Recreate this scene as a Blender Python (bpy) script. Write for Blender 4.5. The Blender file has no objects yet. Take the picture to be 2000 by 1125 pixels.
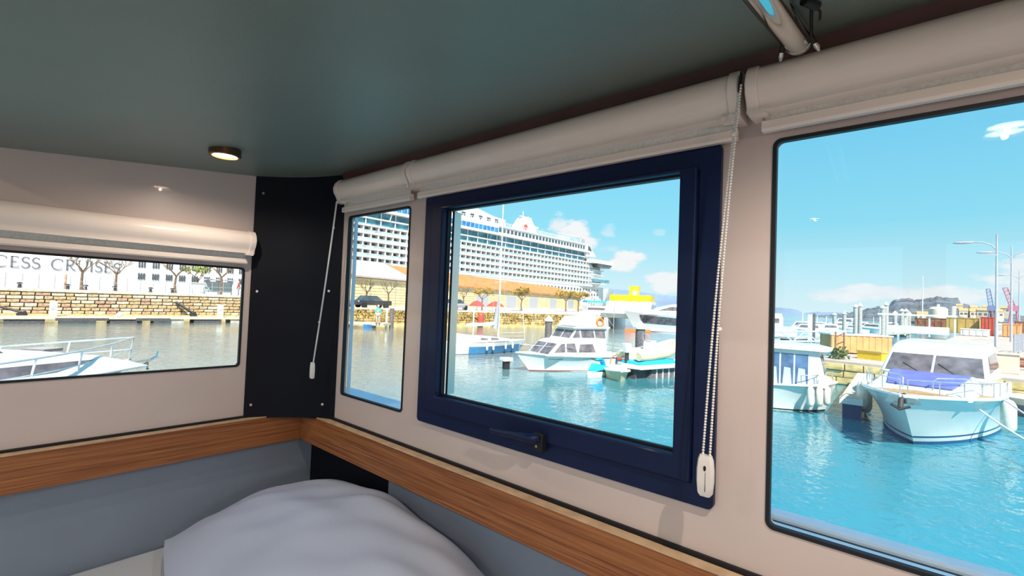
import bpy, bmesh, math, random
from mathutils import Vector, Matrix
from mathutils.geometry import tessellate_polygon

random.seed(7)
SC = bpy.context.scene
COL = SC.collection
R = math.radians

# ---------------------------------------------------------------- camera
# the eye is the origin of the place: z = 0 at eye height, water at z = -3.
# +X runs out through the window wall on the right, +Y towards the far end wall.
cam_d = bpy.data.cameras.new('camera')
cam = bpy.data.objects.new('camera', cam_d)
COL.objects.link(cam)
YAW, PITCH, ROLL = R(48.96), R(1.76), R(2.174)
fw = Vector((math.sin(YAW)*math.cos(PITCH), math.cos(YAW)*math.cos(PITCH), math.sin(PITCH)))
rt = Vector((math.cos(YAW), -math.sin(YAW), 0))
up = rt.cross(fw)
rt2 = rt*math.cos(ROLL) + up*math.sin(ROLL)
up2 = -rt*math.sin(ROLL) + up*math.cos(ROLL)
cam.matrix_world = Matrix(((rt2.x, up2.x, -fw.x, 0), (rt2.y, up2.y, -fw.y, 0), (rt2.z, up2.z, -fw.z, 0), (0, 0, 0, 1)))
cam_d.sensor_width = 36
cam_d.lens = 36*924/2000
cam_d.clip_start = 0.02
cam_d.clip_end = 9000
SC.camera = cam

SC.view_settings.view_transform = 'Standard'
SC.view_settings.look = 'None'
SC.view_settings.gamma = 1
SC.view_settings.use_curve_mapping = False
SC.view_settings.exposure = 0.0

# ---------------------------------------------------------------- sky
W = bpy.data.worlds.new('sky'); SC.world = W
W.use_nodes = True
nt = W.node_tree; nt.nodes.clear()
def N(nt, t, **k):
    n = nt.nodes.new(t)
    for a, b in k.items(): setattr(n, a, b)
    return n
def math_n(nt, op, a, b=None, c=None, clamp=False):
    n = N(nt, 'ShaderNodeMath', operation=op); n.use_clamp = clamp
    for i, q in enumerate((a, b, c)):
        if q is None: continue
        if isinstance(q, (int, float)): n.inputs[i].default_value = q
        else: nt.links.new(q, n.inputs[i])
    return n.outputs[0]
def ramp(nt, fac, stops, interp='LINEAR'):
    n = N(nt, 'ShaderNodeValToRGB'); n.color_ramp.interpolation = interp
    e = n.color_ramp.elements
    while len(e) < len(stops): e.new(0.5)
    for q, (p, c) in zip(e, stops): q.position = p; q.color = (*c, 1)
    if fac is not None: nt.links.new(fac, n.inputs[0])
    return n.outputs[0]
tc = N(nt, 'ShaderNodeTexCoord')
sep = N(nt, 'ShaderNodeSeparateXYZ'); nt.links.new(tc.outputs['Generated'], sep.inputs[0])
X_, Y_, Z_ = sep.outputs
el = math_n(nt, 'ARCSINE', Z_)
az = math_n(nt, 'ARCTAN2', X_, Y_)
sky_c = ramp(nt, math_n(nt, 'MULTIPLY', Z_, 1.0, clamp=True),
             [(0.0, (0.80, 0.96, 1.0)), (0.05, (0.66, 0.93, 1.0)), (0.16, (0.33, 0.82, 1.0)), (0.32, (0.22, 0.69, 0.97)), (1.0, (0.07, 0.33, 0.75))])
nz = N(nt, 'ShaderNodeTexNoise'); nz.inputs['Scale'].default_value = 1.0; nz.inputs['Detail'].default_value = 7; nz.inputs['Roughness'].default_value = 0.6
mp = N(nt, 'ShaderNodeMapping'); mp.inputs['Scale'].default_value = (16, 16, 34)
nt.links.new(tc.outputs['Generated'], mp.inputs[0]); nt.links.new(mp.outputs[0], nz.inputs['Vector'])
noise = math_n(nt, 'SUBTRACT', nz.outputs['Fac'], 0.5)
cloud = None
# cumulus banks by compass bearing and elevation (degrees): the ones over the ship and hills plus a low belt all round
for a0, e0, wa, we, g in [(56.2, 8.0, 3.6, 2.1, 1.0), (54.2, 9.4, 1.4, 1.5, 0.9), (62.3, 5.5, 2.2, 1.3, 1.0), (60.5, 6.7, 1.6, 0.6, .35), (60.2, 9.0, 1.5, 1.0, .45), (66, 8.8, .9, .5, .3), (67.5, 3.0, 3.0, 1.3, .9),
                          (83.0, 2.0, 4.2, .7, .8), (86.5, 2.3, 4.5, .9, .95), (91.0, 2.0, 4.2, 1.0, .95), (97.5, 3.8, 4.0, 2.0, .9),
                          (115, 3.5, 12, 2.4, .9), (150, 5, 16, 3, .8), (-160, 4, 20, 3, .9), (-110, 5, 14, 3.4, .9), (-60, 3.5, 18, 2.6, .9), (-15, 5, 9, 3, .8), (12, 14, 9, 3, .7)]:
    dx = math_n(nt, 'DIVIDE', math_n(nt, 'SUBTRACT', az, R(a0)), R(wa))
    dy = math_n(nt, 'DIVIDE', math_n(nt, 'SUBTRACT', el, R(e0)), R(we))
    d2 = math_n(nt, 'ADD', math_n(nt, 'MULTIPLY', dx, dx), math_n(nt, 'MULTIPLY', dy, dy))
    b = math_n(nt, 'SUBTRACT', 1.0, d2)
    b = math_n(nt, 'ADD', b, math_n(nt, 'MULTIPLY', noise, 4.2))
    b = math_n(nt, 'MULTIPLY', math_n(nt, 'MULTIPLY', b, 1.5, clamp=True), g)
    cloud = b if cloud is None else math_n(nt, 'MAXIMUM', cloud, b)
mx = N(nt, 'ShaderNodeMix', data_type='RGBA')
nt.links.new(cloud, mx.inputs['Factor']); nt.links.new(sky_c, mx.inputs['A'])
nt.links.new(ramp(nt, nz.outputs['Fac'], [(0.30, (0.90, 0.91, 0.97)), (0.55, (1.0, 1.0, 1.0))]), mx.inputs['B'])
bg = N(nt, 'ShaderNodeBackground'); bg.inputs['Strength'].default_value = 1.0
nt.links.new(mx.outputs['Result'], bg.inputs['Color'])
wo = N(nt, 'ShaderNodeOutputWorld'); nt.links.new(bg.outputs[0], wo.inputs[0])

# ---------------------------------------------------------------- sun
sun_d = bpy.data.lights.new('sun', 'SUN'); sun_d.energy = 9.0; sun_d.angle = R(0.6); sun_d.color = (1.0, 0.93, 0.80)
sun = bpy.data.objects.new('sun', sun_d); COL.objects.link(sun)
sun.rotation_euler = Vector((0.42, 0.52, -0.74)).to_track_quat('-Z', 'Y').to_euler()

LAMP_W = 15.0       # watts of each warm ceiling downlight of the cabin, added ones included
WZ = -3.0          # water level

# ---------------------------------------------------------------- materials
MATS = {}
def mat(name, col, rough=0.5, metal=0.0, var=0.06, scale=8.0, bump=0.0, bscale=60.0, emit=0.0, coat=0.0, stretch=None, col2=None, spec=0.5, trans=0.0, alpha=1.0, ior=1.45):
    if name in MATS: return MATS[name]
    m = bpy.data.materials.new(name); m.use_nodes = True; MATS[name] = m
    t = m.node_tree; p = t.nodes['Principled BSDF']
    tcn = N(t, 'ShaderNodeTexCoord'); mp = N(t, 'ShaderNodeMapping')
    if stretch: mp.inputs['Scale'].default_value = stretch
    t.links.new(tcn.outputs['Object'], mp.inputs[0])
    nz = N(t, 'ShaderNodeTexNoise'); nz.inputs['Scale'].default_value = scale; nz.inputs['Detail'].default_value = 5
    t.links.new(mp.outputs[0], nz.inputs['Vector'])
    c2 = col2 or tuple(max(0, c*(1-2*var)) for c in col)
    c1 = col if col2 else tuple(min(1, c*(1+var)) for c in col)
    t.links.new(ramp(t, nz.outputs['Fac'], [(0.32, c2), (0.66, c1)]), p.inputs['Base Color'])
    p.inputs['Roughness'].default_value = rough; p.inputs['Metallic'].default_value = metal
    p.inputs['Specular IOR Level'].default_value = spec; p.inputs['Coat Weight'].default_value = coat
    p.inputs['Coat Roughness'].default_value = 0.05
    p.inputs['Transmission Weight'].default_value = trans; p.inputs['Alpha'].default_value = alpha; p.inputs['IOR'].default_value = ior
    if bump:
        nb = N(t, 'ShaderNodeTexNoise'); nb.inputs['Scale'].default_value = bscale; nb.inputs['Detail'].default_value = 4
        t.links.new(mp.outputs[0], nb.inputs['Vector'])
        b = N(t, 'ShaderNodeBump'); b.inputs['Strength'].default_value = bump; b.inputs['Distance'].default_value = 0.01
        t.links.new(nb.outputs['Fac'], b.inputs['Height']); t.links.new(b.outputs[0], p.inputs['Normal'])
    if emit:
        p.inputs['Emission Color'].default_value = (*col, 1); p.inputs['Emission Strength'].default_value = emit
    return m

def glass_mat():
    m = bpy.data.materials.new('window_glass'); m.use_nodes = True; t = m.node_tree
    t.nodes.clear()
    tr = N(t, 'ShaderNodeBsdfTransparent'); tr.inputs[0].default_value = (0.97, 0.985, 0.99, 1)
    gl = N(t, 'ShaderNodeBsdfGlossy'); gl.inputs['Roughness'].default_value = 0.0
    ge = N(t, 'ShaderNodeNewGeometry'); dt = N(t, 'ShaderNodeVectorMath', operation='DOT_PRODUCT')
    t.links.new(ge.outputs['Incoming'], dt.inputs[0]); t.links.new(ge.outputs['Normal'], dt.inputs[1])
    c1 = math_n(t, 'SUBTRACT', 1.0, math_n(t, 'ABSOLUTE', dt.outputs['Value']), clamp=True)
    fr = math_n(t, 'MULTIPLY_ADD', math_n(t, 'POWER', c1, 5.0), 0.92, 0.018)
    mx = N(t, 'ShaderNodeMixShader'); o = N(t, 'ShaderNodeOutputMaterial')
    t.links.new(fr, mx.inputs[0]); t.links.new(tr.outputs[0], mx.inputs[1]); t.links.new(gl.outputs[0], mx.inputs[2]); t.links.new(mx.outputs[0], o.inputs[0])
    MATS['glass'] = m
    return m
glass_mat()

def wood_mat(name, axis):
    m = bpy.data.materials.new(name); m.use_nodes = True; t = m.node_tree; p = t.nodes['Principled BSDF']; MATS[name] = m
    tcn = N(t, 'ShaderNodeTexCoord'); mp = N(t, 'ShaderNodeMapping')
    mp.inputs['Scale'].default_value = (1.2, 40, 90) if axis == 'x' else (40, 1.2, 90)
    t.links.new(tcn.outputs['Object'], mp.inputs[0])
    n1 = N(t, 'ShaderNodeTexNoise'); n1.inputs['Scale'].default_value = 2.2; n1.inputs['Detail'].default_value = 6; n1.inputs['Roughness'].default_value = .65
    t.links.new(mp.outputs[0], n1.inputs['Vector'])
    n2 = N(t, 'ShaderNodeTexNoise'); n2.inputs['Scale'].default_value = 6; n2.inputs['Detail'].default_value = 3
    t.links.new(mp.outputs[0], n2.inputs['Vector'])
    a = ramp(t, n1.outputs['Fac'], [(0.28, (0.12, 0.034, 0.010)), (0.45, (0.29, 0.10, 0.030)), (0.62, (0.38, 0.15, 0.050)), (0.8, (0.52, 0.26, 0.11))])
    b = ramp(t, n2.outputs['Fac'], [(0.34, (0.55, 0.5, 0.45)), (0.5, (1, 1, 1))])
    mx = N(t, 'ShaderNodeMix', data_type='RGBA', blend_type='MULTIPLY'); mx.inputs['Factor'].default_value = 0.8
    t.links.new(a, mx.inputs['A']); t.links.new(b, mx.inputs['B']); t.links.new(mx.outputs['Result'], p.inputs['Base Color'])
    p.inputs['Roughness'].default_value = 0.42
    bp = N(t, 'ShaderNodeBump'); bp.inputs['Strength'].default_value = 0.25; bp.inputs['Distance'].default_value = 0.002
    t.links.new(n1.outputs['Fac'], bp.inputs['Height']); t.links.new(bp.outputs[0], p.inputs['Normal'])
    return m
wood_mat('plywood_x', 'x'); wood_mat('plywood_y', 'y')

def water_mat():
    m = bpy.data.materials.new('harbour_water'); m.use_nodes = True; t = m.node_tree; p = t.nodes['Principled BSDF']; MATS['water'] = m
    tcn = N(t, 'ShaderNodeTexCoord')
    mp = N(t, 'ShaderNodeMapping'); mp.inputs['Scale'].default_value = (1, 1.0, 1); t.links.new(tcn.outputs['Object'], mp.inputs[0])
    n0 = N(t, 'ShaderNodeTexNoise'); n0.inputs['Scale'].default_value = 0.045; n0.inputs['Detail'].default_value = 3
    t.links.new(mp.outputs[0], n0.inputs['Vector'])
    # turquoise on the open side, beige reflections painted into the colour towards the quays
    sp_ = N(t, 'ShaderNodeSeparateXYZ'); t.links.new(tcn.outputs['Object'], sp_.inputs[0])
    beige_ = math_n(t, 'MULTIPLY_ADD', sp_.outputs[0], -0.35, sp_.outputs[1])
    beige_ = math_n(t, 'MULTIPLY_ADD', math_n(t, 'SUBTRACT', n0.outputs['Fac'], 0.5), 14.0, beige_)
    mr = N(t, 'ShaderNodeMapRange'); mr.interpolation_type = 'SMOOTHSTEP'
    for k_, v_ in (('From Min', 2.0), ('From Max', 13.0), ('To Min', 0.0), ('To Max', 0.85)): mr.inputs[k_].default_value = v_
    t.links.new(beige_, mr.inputs['Value'])
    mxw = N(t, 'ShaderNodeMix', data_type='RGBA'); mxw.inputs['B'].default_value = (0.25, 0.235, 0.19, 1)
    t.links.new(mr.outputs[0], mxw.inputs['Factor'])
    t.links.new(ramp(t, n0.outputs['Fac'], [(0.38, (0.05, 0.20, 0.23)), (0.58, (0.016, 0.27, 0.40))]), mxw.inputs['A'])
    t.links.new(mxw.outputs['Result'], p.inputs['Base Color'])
    p.inputs['Roughness'].default_value = 0.06; p.inputs['IOR'].default_value = 1.42
    n1 = N(t, 'ShaderNodeTexNoise'); n1.inputs['Scale'].default_value = 1.6; n1.inputs['Detail'].default_value = 3; n1.inputs['Roughness'].default_value = .55
    n2 = N(t, 'ShaderNodeTexNoise'); n2.inputs['Scale'].default_value = 6.0; n2.inputs['Detail'].default_value = 2
    for n in (n1, n2): t.links.new(mp.outputs[0], n.inputs['Vector'])
    # gusts: some stretches ruffled, some calm
    gust = ramp(t, n0.outputs['Fac'], [(0.40, (0.25,)*3), (0.62, (1,)*3)])
    h = math_n(t, 'ADD', math_n(t, 'MULTIPLY', n1.outputs['Fac'], 0.085), math_n(t, 'MULTIPLY', n2.outputs['Fac'], 0.028))
    h = math_n(t, 'MULTIPLY', h, gust)
    b = N(t, 'ShaderNodeBump'); b.inputs['Strength'].default_value = 1.0; b.inputs['Distance'].default_value = 1.0
    t.links.new(h, b.inputs['Height']); t.links.new(b.outputs[0], p.inputs['Normal'])
water_mat()

# ---------------------------------------------------------------- mesh helpers
class MB:
    def __init__(s): s.v = []; s.f = []
    def add(s, vs, fs):
        o = len(s.v); s.v += [tuple(q) for q in vs]; s.f += [tuple(i+o for i in q) for q in fs]; return s
    def box(s, x0, x1, y0, y1, z0, z1):
        return s.add([(x, y, z) for z in (z0, z1) for y in (y0, y1) for x in (x0, x1)],
                     [(0, 2, 3, 1), (4, 5, 7, 6), (0, 1, 5, 4), (2, 6, 7, 3), (0, 4, 6, 2), (1, 3, 7, 5)])
    def obox(s, c, d, rz=0.0):
        a, b, e = (q/2 for q in d); C, S_ = math.cos(rz), math.sin(rz)
        vs = [(c[0]+x*C-y*S_, c[1]+x*S_+y*C, c[2]+z) for z in (-e, e) for y in (-b, b) for x in (-a, a)]
        return s.add(vs, [(0, 2, 3, 1), (4, 5, 7, 6), (0, 1, 5, 4), (2, 6, 7, 3), (0, 4, 6, 2), (1, 3, 7, 5)])
    def loft(s, rings, closed=True, caps=True):
        n = len(rings[0]); vs = [p for r_ in rings for p in r_]; fs = []
        for i in range(len(rings)-1):
            for j in range(n if closed else n-1):
                k = (j+1) % n
                fs.append((i*n+j, i*n+k, (i+1)*n+k, (i+1)*n+j))
        if caps:
            fs.append(tuple(range(n-1, -1, -1))); fs.append(tuple((len(rings)-1)*n+j for j in range(n)))
        return s.add(vs, fs)
    def tube(s, path, r, n=8, caps=True):
        P = [Vector(p) for p in path]; rings = []
        rr = r if isinstance(r, (list, tuple)) else [r]*len(P)
        prev = None
        for i, p in enumerate(P):
            d = (P[min(i+1, len(P)-1)]-P[max(i-1, 0)]).normalized()
            if prev is None:
                a = d.cross(Vector((0, 0, 1)) if abs(d.z) < .9 else Vector((1, 0, 0))).normalized()
            else:
                a = (prev - d*prev.dot(d)).normalized()
            prev = a; b = d.cross(a)
            rings.append([p + (a*math.cos(2*math.pi*k/n) + b*math.sin(2*math.pi*k/n))*rr[i] for k in range(n)])
        return s.loft(rings, True, caps)
    def lathe(s, prof, c=(0, 0, 0), n=16):
        rings = [[(c[0]+r_*math.cos(2*math.pi*k/n), c[1]+r_*math.sin(2*math.pi*k/n), c[2]+z) for k in range(n)] for r_, z in prof]
        return s.loft(rings, True, True)
    def prism(s, poly, fn, d0, d1):
        """poly: 2-D points; fn(a, b, d) -> 3-D"""
        n = len(poly)
        vs = [fn(a, b, d0) for a, b in poly] + [fn(a, b, d1) for a, b in poly]
        fs = [tuple(range(n-1, -1, -1)), tuple(range(n, 2*n))] + [(j, (j+1) % n, n+(j+1) % n, n+j) for j in range(n)]
        return s.add(vs, fs)
    def plate(s, outer, holes, fn, d0, d1):
        """plate with holes: outer and holes are 2-D loops"""
        loops = [outer]+holes; flat = [p for l in loops for p in l]
        tris = tessellate_polygon([[Vector((a, b, 0)) for a, b in l] for l in loops])
        n = len(flat); vs = [fn(a, b, d0) for a, b in flat]+[fn(a, b, d1) for a, b in flat]
        fs = [tuple(t) for t in tris]+[tuple(n+i for i in reversed(t)) for t in tris]
        o = 0
        for l in loops:
            m = len(l)
            for j in range(m): fs.append((o+j, o+(j+1) % m, n+o+(j+1) % m, n+o+j))
            o += m
        return s.add(vs, fs)
    def ball(s, c, r, n=8, m=6):
        r3 = r if isinstance(r, (tuple, list)) else (r, r, r)
        return s.loft([[(c[0]+r3[0]*math.sin(math.pi*(i+.02)/(m+.04))*math.cos(2*math.pi*k/n), c[1]+r3[1]*math.sin(math.pi*(i+.02)/(m+.04))*math.sin(2*math.pi*k/n), c[2]-r3[2]*math.cos(math.pi*(i+.02)/(m+.04))) for k in range(n)] for i in range(m+1)])
    def build(s, name, m, parent=None, world=False, bevel=0.0, smooth=None, seg=2, **props):
        """one mesh object. world: vertices are in the place's own coordinates; the origin goes to the base"""
        vs = [Vector(q) for q in s.v]
        loc = Vector((0, 0, 0))
        if world:
            if parent is not None:
                off = parent.matrix_world.translation.copy() if False else Vector(parent['_o']) if '_o' in parent else Vector(parent.location)
                vs = [q-off for q in vs]
            else:
                lo = [min(q[i] for q in vs) for i in range(3)]; hi = [max(q[i] for q in vs) for i in range(3)]
                loc = Vector(((lo[0]+hi[0])/2, (lo[1]+hi[1])/2, lo[2])); vs = [q-loc for q in vs]
        me = bpy.data.meshes.new(name); me.from_pydata([tuple(q) for q in vs], [], s.f); me.update()
        bm = bmesh.new(); bm.from_mesh(me); bmesh.ops.recalc_face_normals(bm, faces=bm.faces); bm.to_mesh(me); bm.free()
        if m: me.materials.append(MATS[m] if isinstance(m, str) else m)
        if smooth:
            for p in me.polygons: p.use_smooth = True
            me.set_sharp_from_angle(angle=R(smooth))
        o = bpy.data.objects.new(name, me); COL.objects.link(o); o.location = loc
        if parent is not None:
            o.parent = parent
            if world: o['_o'] = tuple(off)
        if bevel:
            b = o.modifiers.new('bevel', 'BEVEL'); b.width = bevel; b.segments = seg; b.limit_method = 'ANGLE'; b.angle_limit = R(40)
        for k, v in props.items(): o[k] = v
        return o

def thing(name, label, cat, loc=(0, 0, 0), rz=0.0, group=None, kind=None):
    o = bpy.data.objects.new(name, None); COL.objects.link(o)
    o.location = loc; o.rotation_euler = (0, 0, rz); o.empty_display_size = .1
    o['label'] = label
    if cat: o['category'] = cat
    if group: o['group'] = group
    if kind: o['kind'] = kind
    return o
def copy_tree(o, parent=None, **props):
    c = o.copy(); COL.objects.link(c); c.parent = parent
    for ch in list(o.children): copy_tree(ch, c)
    for k, v in props.items(): c[k] = v
    return c
def rrect(a0, a1, b0, b1, r=0.012, n=5):
    out = []
    for ca, cb, s0 in ((a1-r, b1-r, 0), (a0+r, b1-r, 90), (a0+r, b0+r, 180), (a1-r, b0+r, 270)):
        for k in range(n+1):
            t = R(s0+90*k/n); out.append((ca+r*math.cos(t), cb+r*math.sin(t)))
    return out
def rect(a0, a1, b0, b1): return [(a1, b1), (a0, b1), (a0, b0), (a1, b0)]
ON_A = lambda a, b, d: (d, a, b)     # loops in (y, z), depth along x
ON_B = lambda a, b, d: (a, d, b)     # loops in (x, z), depth along y

# ================================================================ the cabin
mat('wall_laminate', (0.62, 0.525, 0.50), rough=0.3, var=0.02, scale=3, coat=0.5)
mat('lower_panel', (0.22, 0.27, 0.35), rough=0.6, var=0.03, scale=5, bump=0.05, bscale=300)
mat('ceiling_panel', (0.20, 0.24, 0.21), rough=0.42, var=0.05, scale=2.0, bump=0.10, bscale=420)
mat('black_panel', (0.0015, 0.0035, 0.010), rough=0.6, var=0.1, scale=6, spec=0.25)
mat('black_rubber', (0.008, 0.008, 0.012), rough=0.55)
mat('dark_frame', (0.003, 0.011, 0.055), rough=0.45, var=0.1, scale=4, coat=0.1, spec=0.3)
mat('blind_plastic', (0.86, 0.76, 0.70), rough=0.22, var=0.02, scale=4, coat=0.3)
mat('blind_fabric', (0.66, 0.67, 0.65), rough=0.8, var=0.06, scale=200)
mat('white_plastic', (0.80, 0.77, 0.74), rough=0.3, var=0.02)
mat('cord_white', (0.72, 0.70, 0.68), rough=0.5)
mat('brown_trim', (0.085, 0.032, 0.028), rough=0.5, var=0.1)
mat('linen', (0.45, 0.50, 0.63), rough=0.85, var=0.02, scale=6, bump=0.10, bscale=500)
mat('linen_sheet', (0.55, 0.58, 0.62), rough=0.85, var=0.02, scale=6, bump=0.12, bscale=400)
mat('steel', (0.62, 0.60, 0.58), rough=0.25, metal=1.0, var=0.03)
mat('chrome', (0.80, 0.78, 0.74), rough=0.08, metal=1.0, var=0.02)
mat('dark_metal', (0.03, 0.022, 0.018), rough=0.35, metal=0.6)
mat('lamp_metal', (0.20, 0.10, 0.055), rough=0.3, metal=0.9)
mat('lamp_glow', (1.0, 0.72, 0.42), emit=28.0, var=0.0)
mat('cabin_floor', (0.22, 0.16, 0.11), rough=0.5, var=0.15, scale=10)
mat('outer_white', (0.62, 0.76, 0.90), rough=0.35, var=0.03)
mat('light_ply', (0.62, 0.44, 0.28), rough=0.5, var=0.1, scale=30)

XA, YB = 0.80, 1.64            # inner faces of the window wall and of the end wall
X0, Y0, ZF = -2.2, -1.7, -1.2  # the unseen sides and the floor
def zceil(x): return 0.40 + 0.106*(x-0.8)

def struct(mb, name, m, label, **k):
    k.setdefault('world', True)
    return mb.build(name, m, kind='structure', label=label, **k)

# --- right (window) wall with three openings
W1 = (1.0816, 1.4056, -0.313, 0.2575)
W2 = (0.2488, 1.0028, -0.318, 0.273)
W3 = (-0.95, 0.174, -0.320, 0.2630)
wallA = [(YB-.20+.02, 0.42), (Y0, 0.42), (Y0, -0.405), (YB-.20+.02, -0.405)]
w = MB(); w.plate(wallA, [rrect(*W1, r=.008), rrect(W2[0]+.02, W2[1]-.02, W2[2]+.02, W2[3]-.02, r=.01), rrect(*W3, r=.016)], ON_A, XA, XA+.016)
struct(w, 'wall_right', 'wall_laminate', 'glossy pale beige window wall on the right')
w = MB(); w.box(XA+.03, XA+.06, Y0, 1.17, ZF, -0.40)
struct(w, 'wall_right_lower', 'lower_panel', 'pale grey wall panel below the rail on the window side')
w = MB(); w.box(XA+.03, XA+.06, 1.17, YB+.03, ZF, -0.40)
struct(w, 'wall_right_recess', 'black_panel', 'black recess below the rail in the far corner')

# --- left (end) wall with one long low window
WB = (-1.0, 0.577, -0.2345, 0.077)
w = MB(); w.plate([(.602, 0.42), (X0, .60), (X0, -0.405), (.602, -0.405)], [rrect(*WB, r=.016)], ON_B, YB, YB+.016)
struct(w, 'wall_left', 'wall_laminate', 'glossy pale beige end wall with a long low window')
w = MB(); w.box(X0, XA+.03, YB+.001, YB+.03, ZF, -0.40)
struct(w, 'wall_left_lower', 'lower_panel', 'pale grey wall panel below the rail behind the pillow')

# --- black corner panel, bowed across the corner
def corner_pts(n=10, off=0.0):
    a, b = Vector((.597, YB-.002)), Vector((XA-.002, 1.438)); out = []
    for i in range(n+1):
        t = i/n; p = a.lerp(b, t); nrm = Vector((1, 1)).normalized()
        p += nrm*(0.035*math.sin(math.pi*t) - off); out.append(p)
    return out
cp = thing('wall_corner', 'black panel with screws bowed across the corner between the windows', None, (.72, 1.56, -.405), kind='structure')
w = MB(); ins, outs = corner_pts(), corner_pts(off=-.012)
ring = lambda z: [(p.x, p.y, z) for p in ins] + [(p.x, p.y, z) for p in reversed(outs)]
w.loft([ring(-.405), ring(.40)]); w.build('panel', 'black_panel', cp, world=True, smooth=30)
for t, z in ((.08, .325), (.07, .005), (.07, -.36), (.86, .015), (.85, -.355)):
    a = corner_pts(100, .001)[int(t*100)]
    m = MB(); d = Vector((-1, -1, 0)).normalized()*.003
    m.tube([(a.x, a.y, z), (a.x+d.x, a.y+d.y, z)], .0042, 10); m.build('screw', 'steel', cp, world=True)

# --- plywood rail: two boards meeting in the corner
def rail(mb, axis):
    zt, zb, t = -.402, -.494, .03
    if axis == 'x':
        mb.loft([[(X0, YB, zb), (X0, YB-t, zb), (X0, YB-t, zt), (X0, YB, zt)], [(XA, YB, zb), (XA-t, YB-t, zb), (XA-t, YB-t, zt), (XA, YB, zt)]])
    else:
        mb.loft([[(XA, Y0, zb), (XA-t, Y0, zb), (XA-t, Y0, zt), (XA, Y0, zt)], [(XA, YB, zb), (XA-t, YB-t, zb), (XA-t, YB-t, zt), (XA, YB, zt)]])
    return mb
struct(rail(MB(), 'x'), 'trim_1', 'plywood_x', 'warm brown plywood rail along the end wall', bevel=.0015)
struct(rail(MB(), 'y'), 'trim_2', 'plywood_y', 'warm brown plywood rail along the window wall', bevel=.0015)
w = MB(); w.box(X0, .60, YB-.007, YB, -.402, -.394)
struct(w, 'trim_3', 'black_rubber', 'thin black seal above the rail on the end wall')
w = MB(); w.box(XA-.006, XA, Y0, 1.44, -.402, -.394)
struct(w, 'trim_4', 'black_rubber', 'thin black seal above the rail on the window wall')
w = MB(); w.box(XA-.0305, XA-.008, Y0, 1.609, -.4030, -.4005)
struct(w, 'trim_6', 'light_ply', 'pale top edge of the plywood rail on the window side')
w = MB(); w.box(X0, XA-.03, YB-.0305, YB-.008, -.4030, -.4005)
struct(w, 'trim_7', 'light_ply', 'pale top edge of the plywood rail on the end wall')

# --- ceiling (falls gently inboard, rises again behind the camera), dark shadow trim along the window wall
w = MB(); th = .03
prof = [(XA+.04, zceil(XA+.04)), (-.12, zceil(-.12)), (-.5, .55), (X0, .60)]
w.prism(prof+[(x, z+th) for x, z in reversed(prof)], lambda a, b, d: (a, d, b), Y0, YB+.04)
struct(w, 'ceiling', 'ceiling_panel', 'dark grey-green ceiling with a fine texture')
w = MB(); w.prism([(XA, .372), (XA-.012, .374), (XA-.020, zceil(XA-.02)), (XA, zceil(XA))], ON_B if False else (lambda a, b, d: (a, d, b)), Y0, 1.43)
struct(w, 'trim_5', 'brown_trim', 'dark brown trim between ceiling and blinds')

# --- floor and the unseen sides of the cabin
w = MB(); w.box(X0, XA+.06, Y0, YB+.04, ZF-.03, ZF); struct(w, 'floor', 'cabin_floor', 'dark wooden cabin floor below the bed')
w = MB(); w.box(X0, XA+.04, Y0-.04, Y0, ZF, .62); struct(w, 'wall_back', 'wall_laminate', 'pale wall behind the viewer')
w = MB(); w.plate([(YB+.04, .62), (Y0, .62), (Y0, ZF), (YB+.04, ZF)], [rect(-1.5, -.1, -.5, .45), rect(.1, 1.5, -.5, .45)], ON_A, X0-.04, X0)  # both openings are added to let more daylight onto the window wall
struct(w, 'wall_side', 'wall_laminate', 'pale inner side wall behind the viewer with two openings added for daylight')

# --- windows
def fixed_window(name, label, hole, fn, d_in, out):
    o = thing(name, label, None, fn(*((hole[0]+hole[1])/2, hole[2]), d_in) if False else fn((hole[0]+hole[1])/2, hole[2], d_in), kind='structure')
    a0, a1, b0, b1 = hole; g = .0036; r = .012
    m = MB(); m.plate(rrect(a0-.002, a1+.002, b0-.002, b1+.002, r=r), [rrect(a0+g, a1-g, b0+g, b1-g, r=r-.004)], fn, d_in-.002, d_in+.008)
    m.build('seal', 'black_rubber', o, world=True)
    m = MB(); m.prism(rrect(a0+.001, a1-.001, b0+.001, b1-.001, r=r), fn, d_in+.009, d_in+.014)
    m.build('pane', 'glass', o, world=True)
    m = MB(); m.prism(rrect(a0-.004, a1+.004, b0-.004, b1+.004, r=r), fn, d_in+.030, d_in+.034)
    if name == 'window_3': m.build('pane', 'glass', o, world=True)
    if out:
        m = MB(); m.prism(rect(a1-.007, a1-.002, b0, b1), fn, d_in+.017, d_in+.028)
        m.build('outer_jamb', out, o, world=True)
    return o
fixed_window('window_1', 'narrow fixed window beside the black corner panel', W1, ON_A, XA, 'outer_white')
fixed_window('window_3', 'large fixed window at the right with rounded corners', W3, ON_A, XA, None)
fixed_window('window_4', 'long low window in the end wall', WB, ON_B, YB, None)

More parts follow.
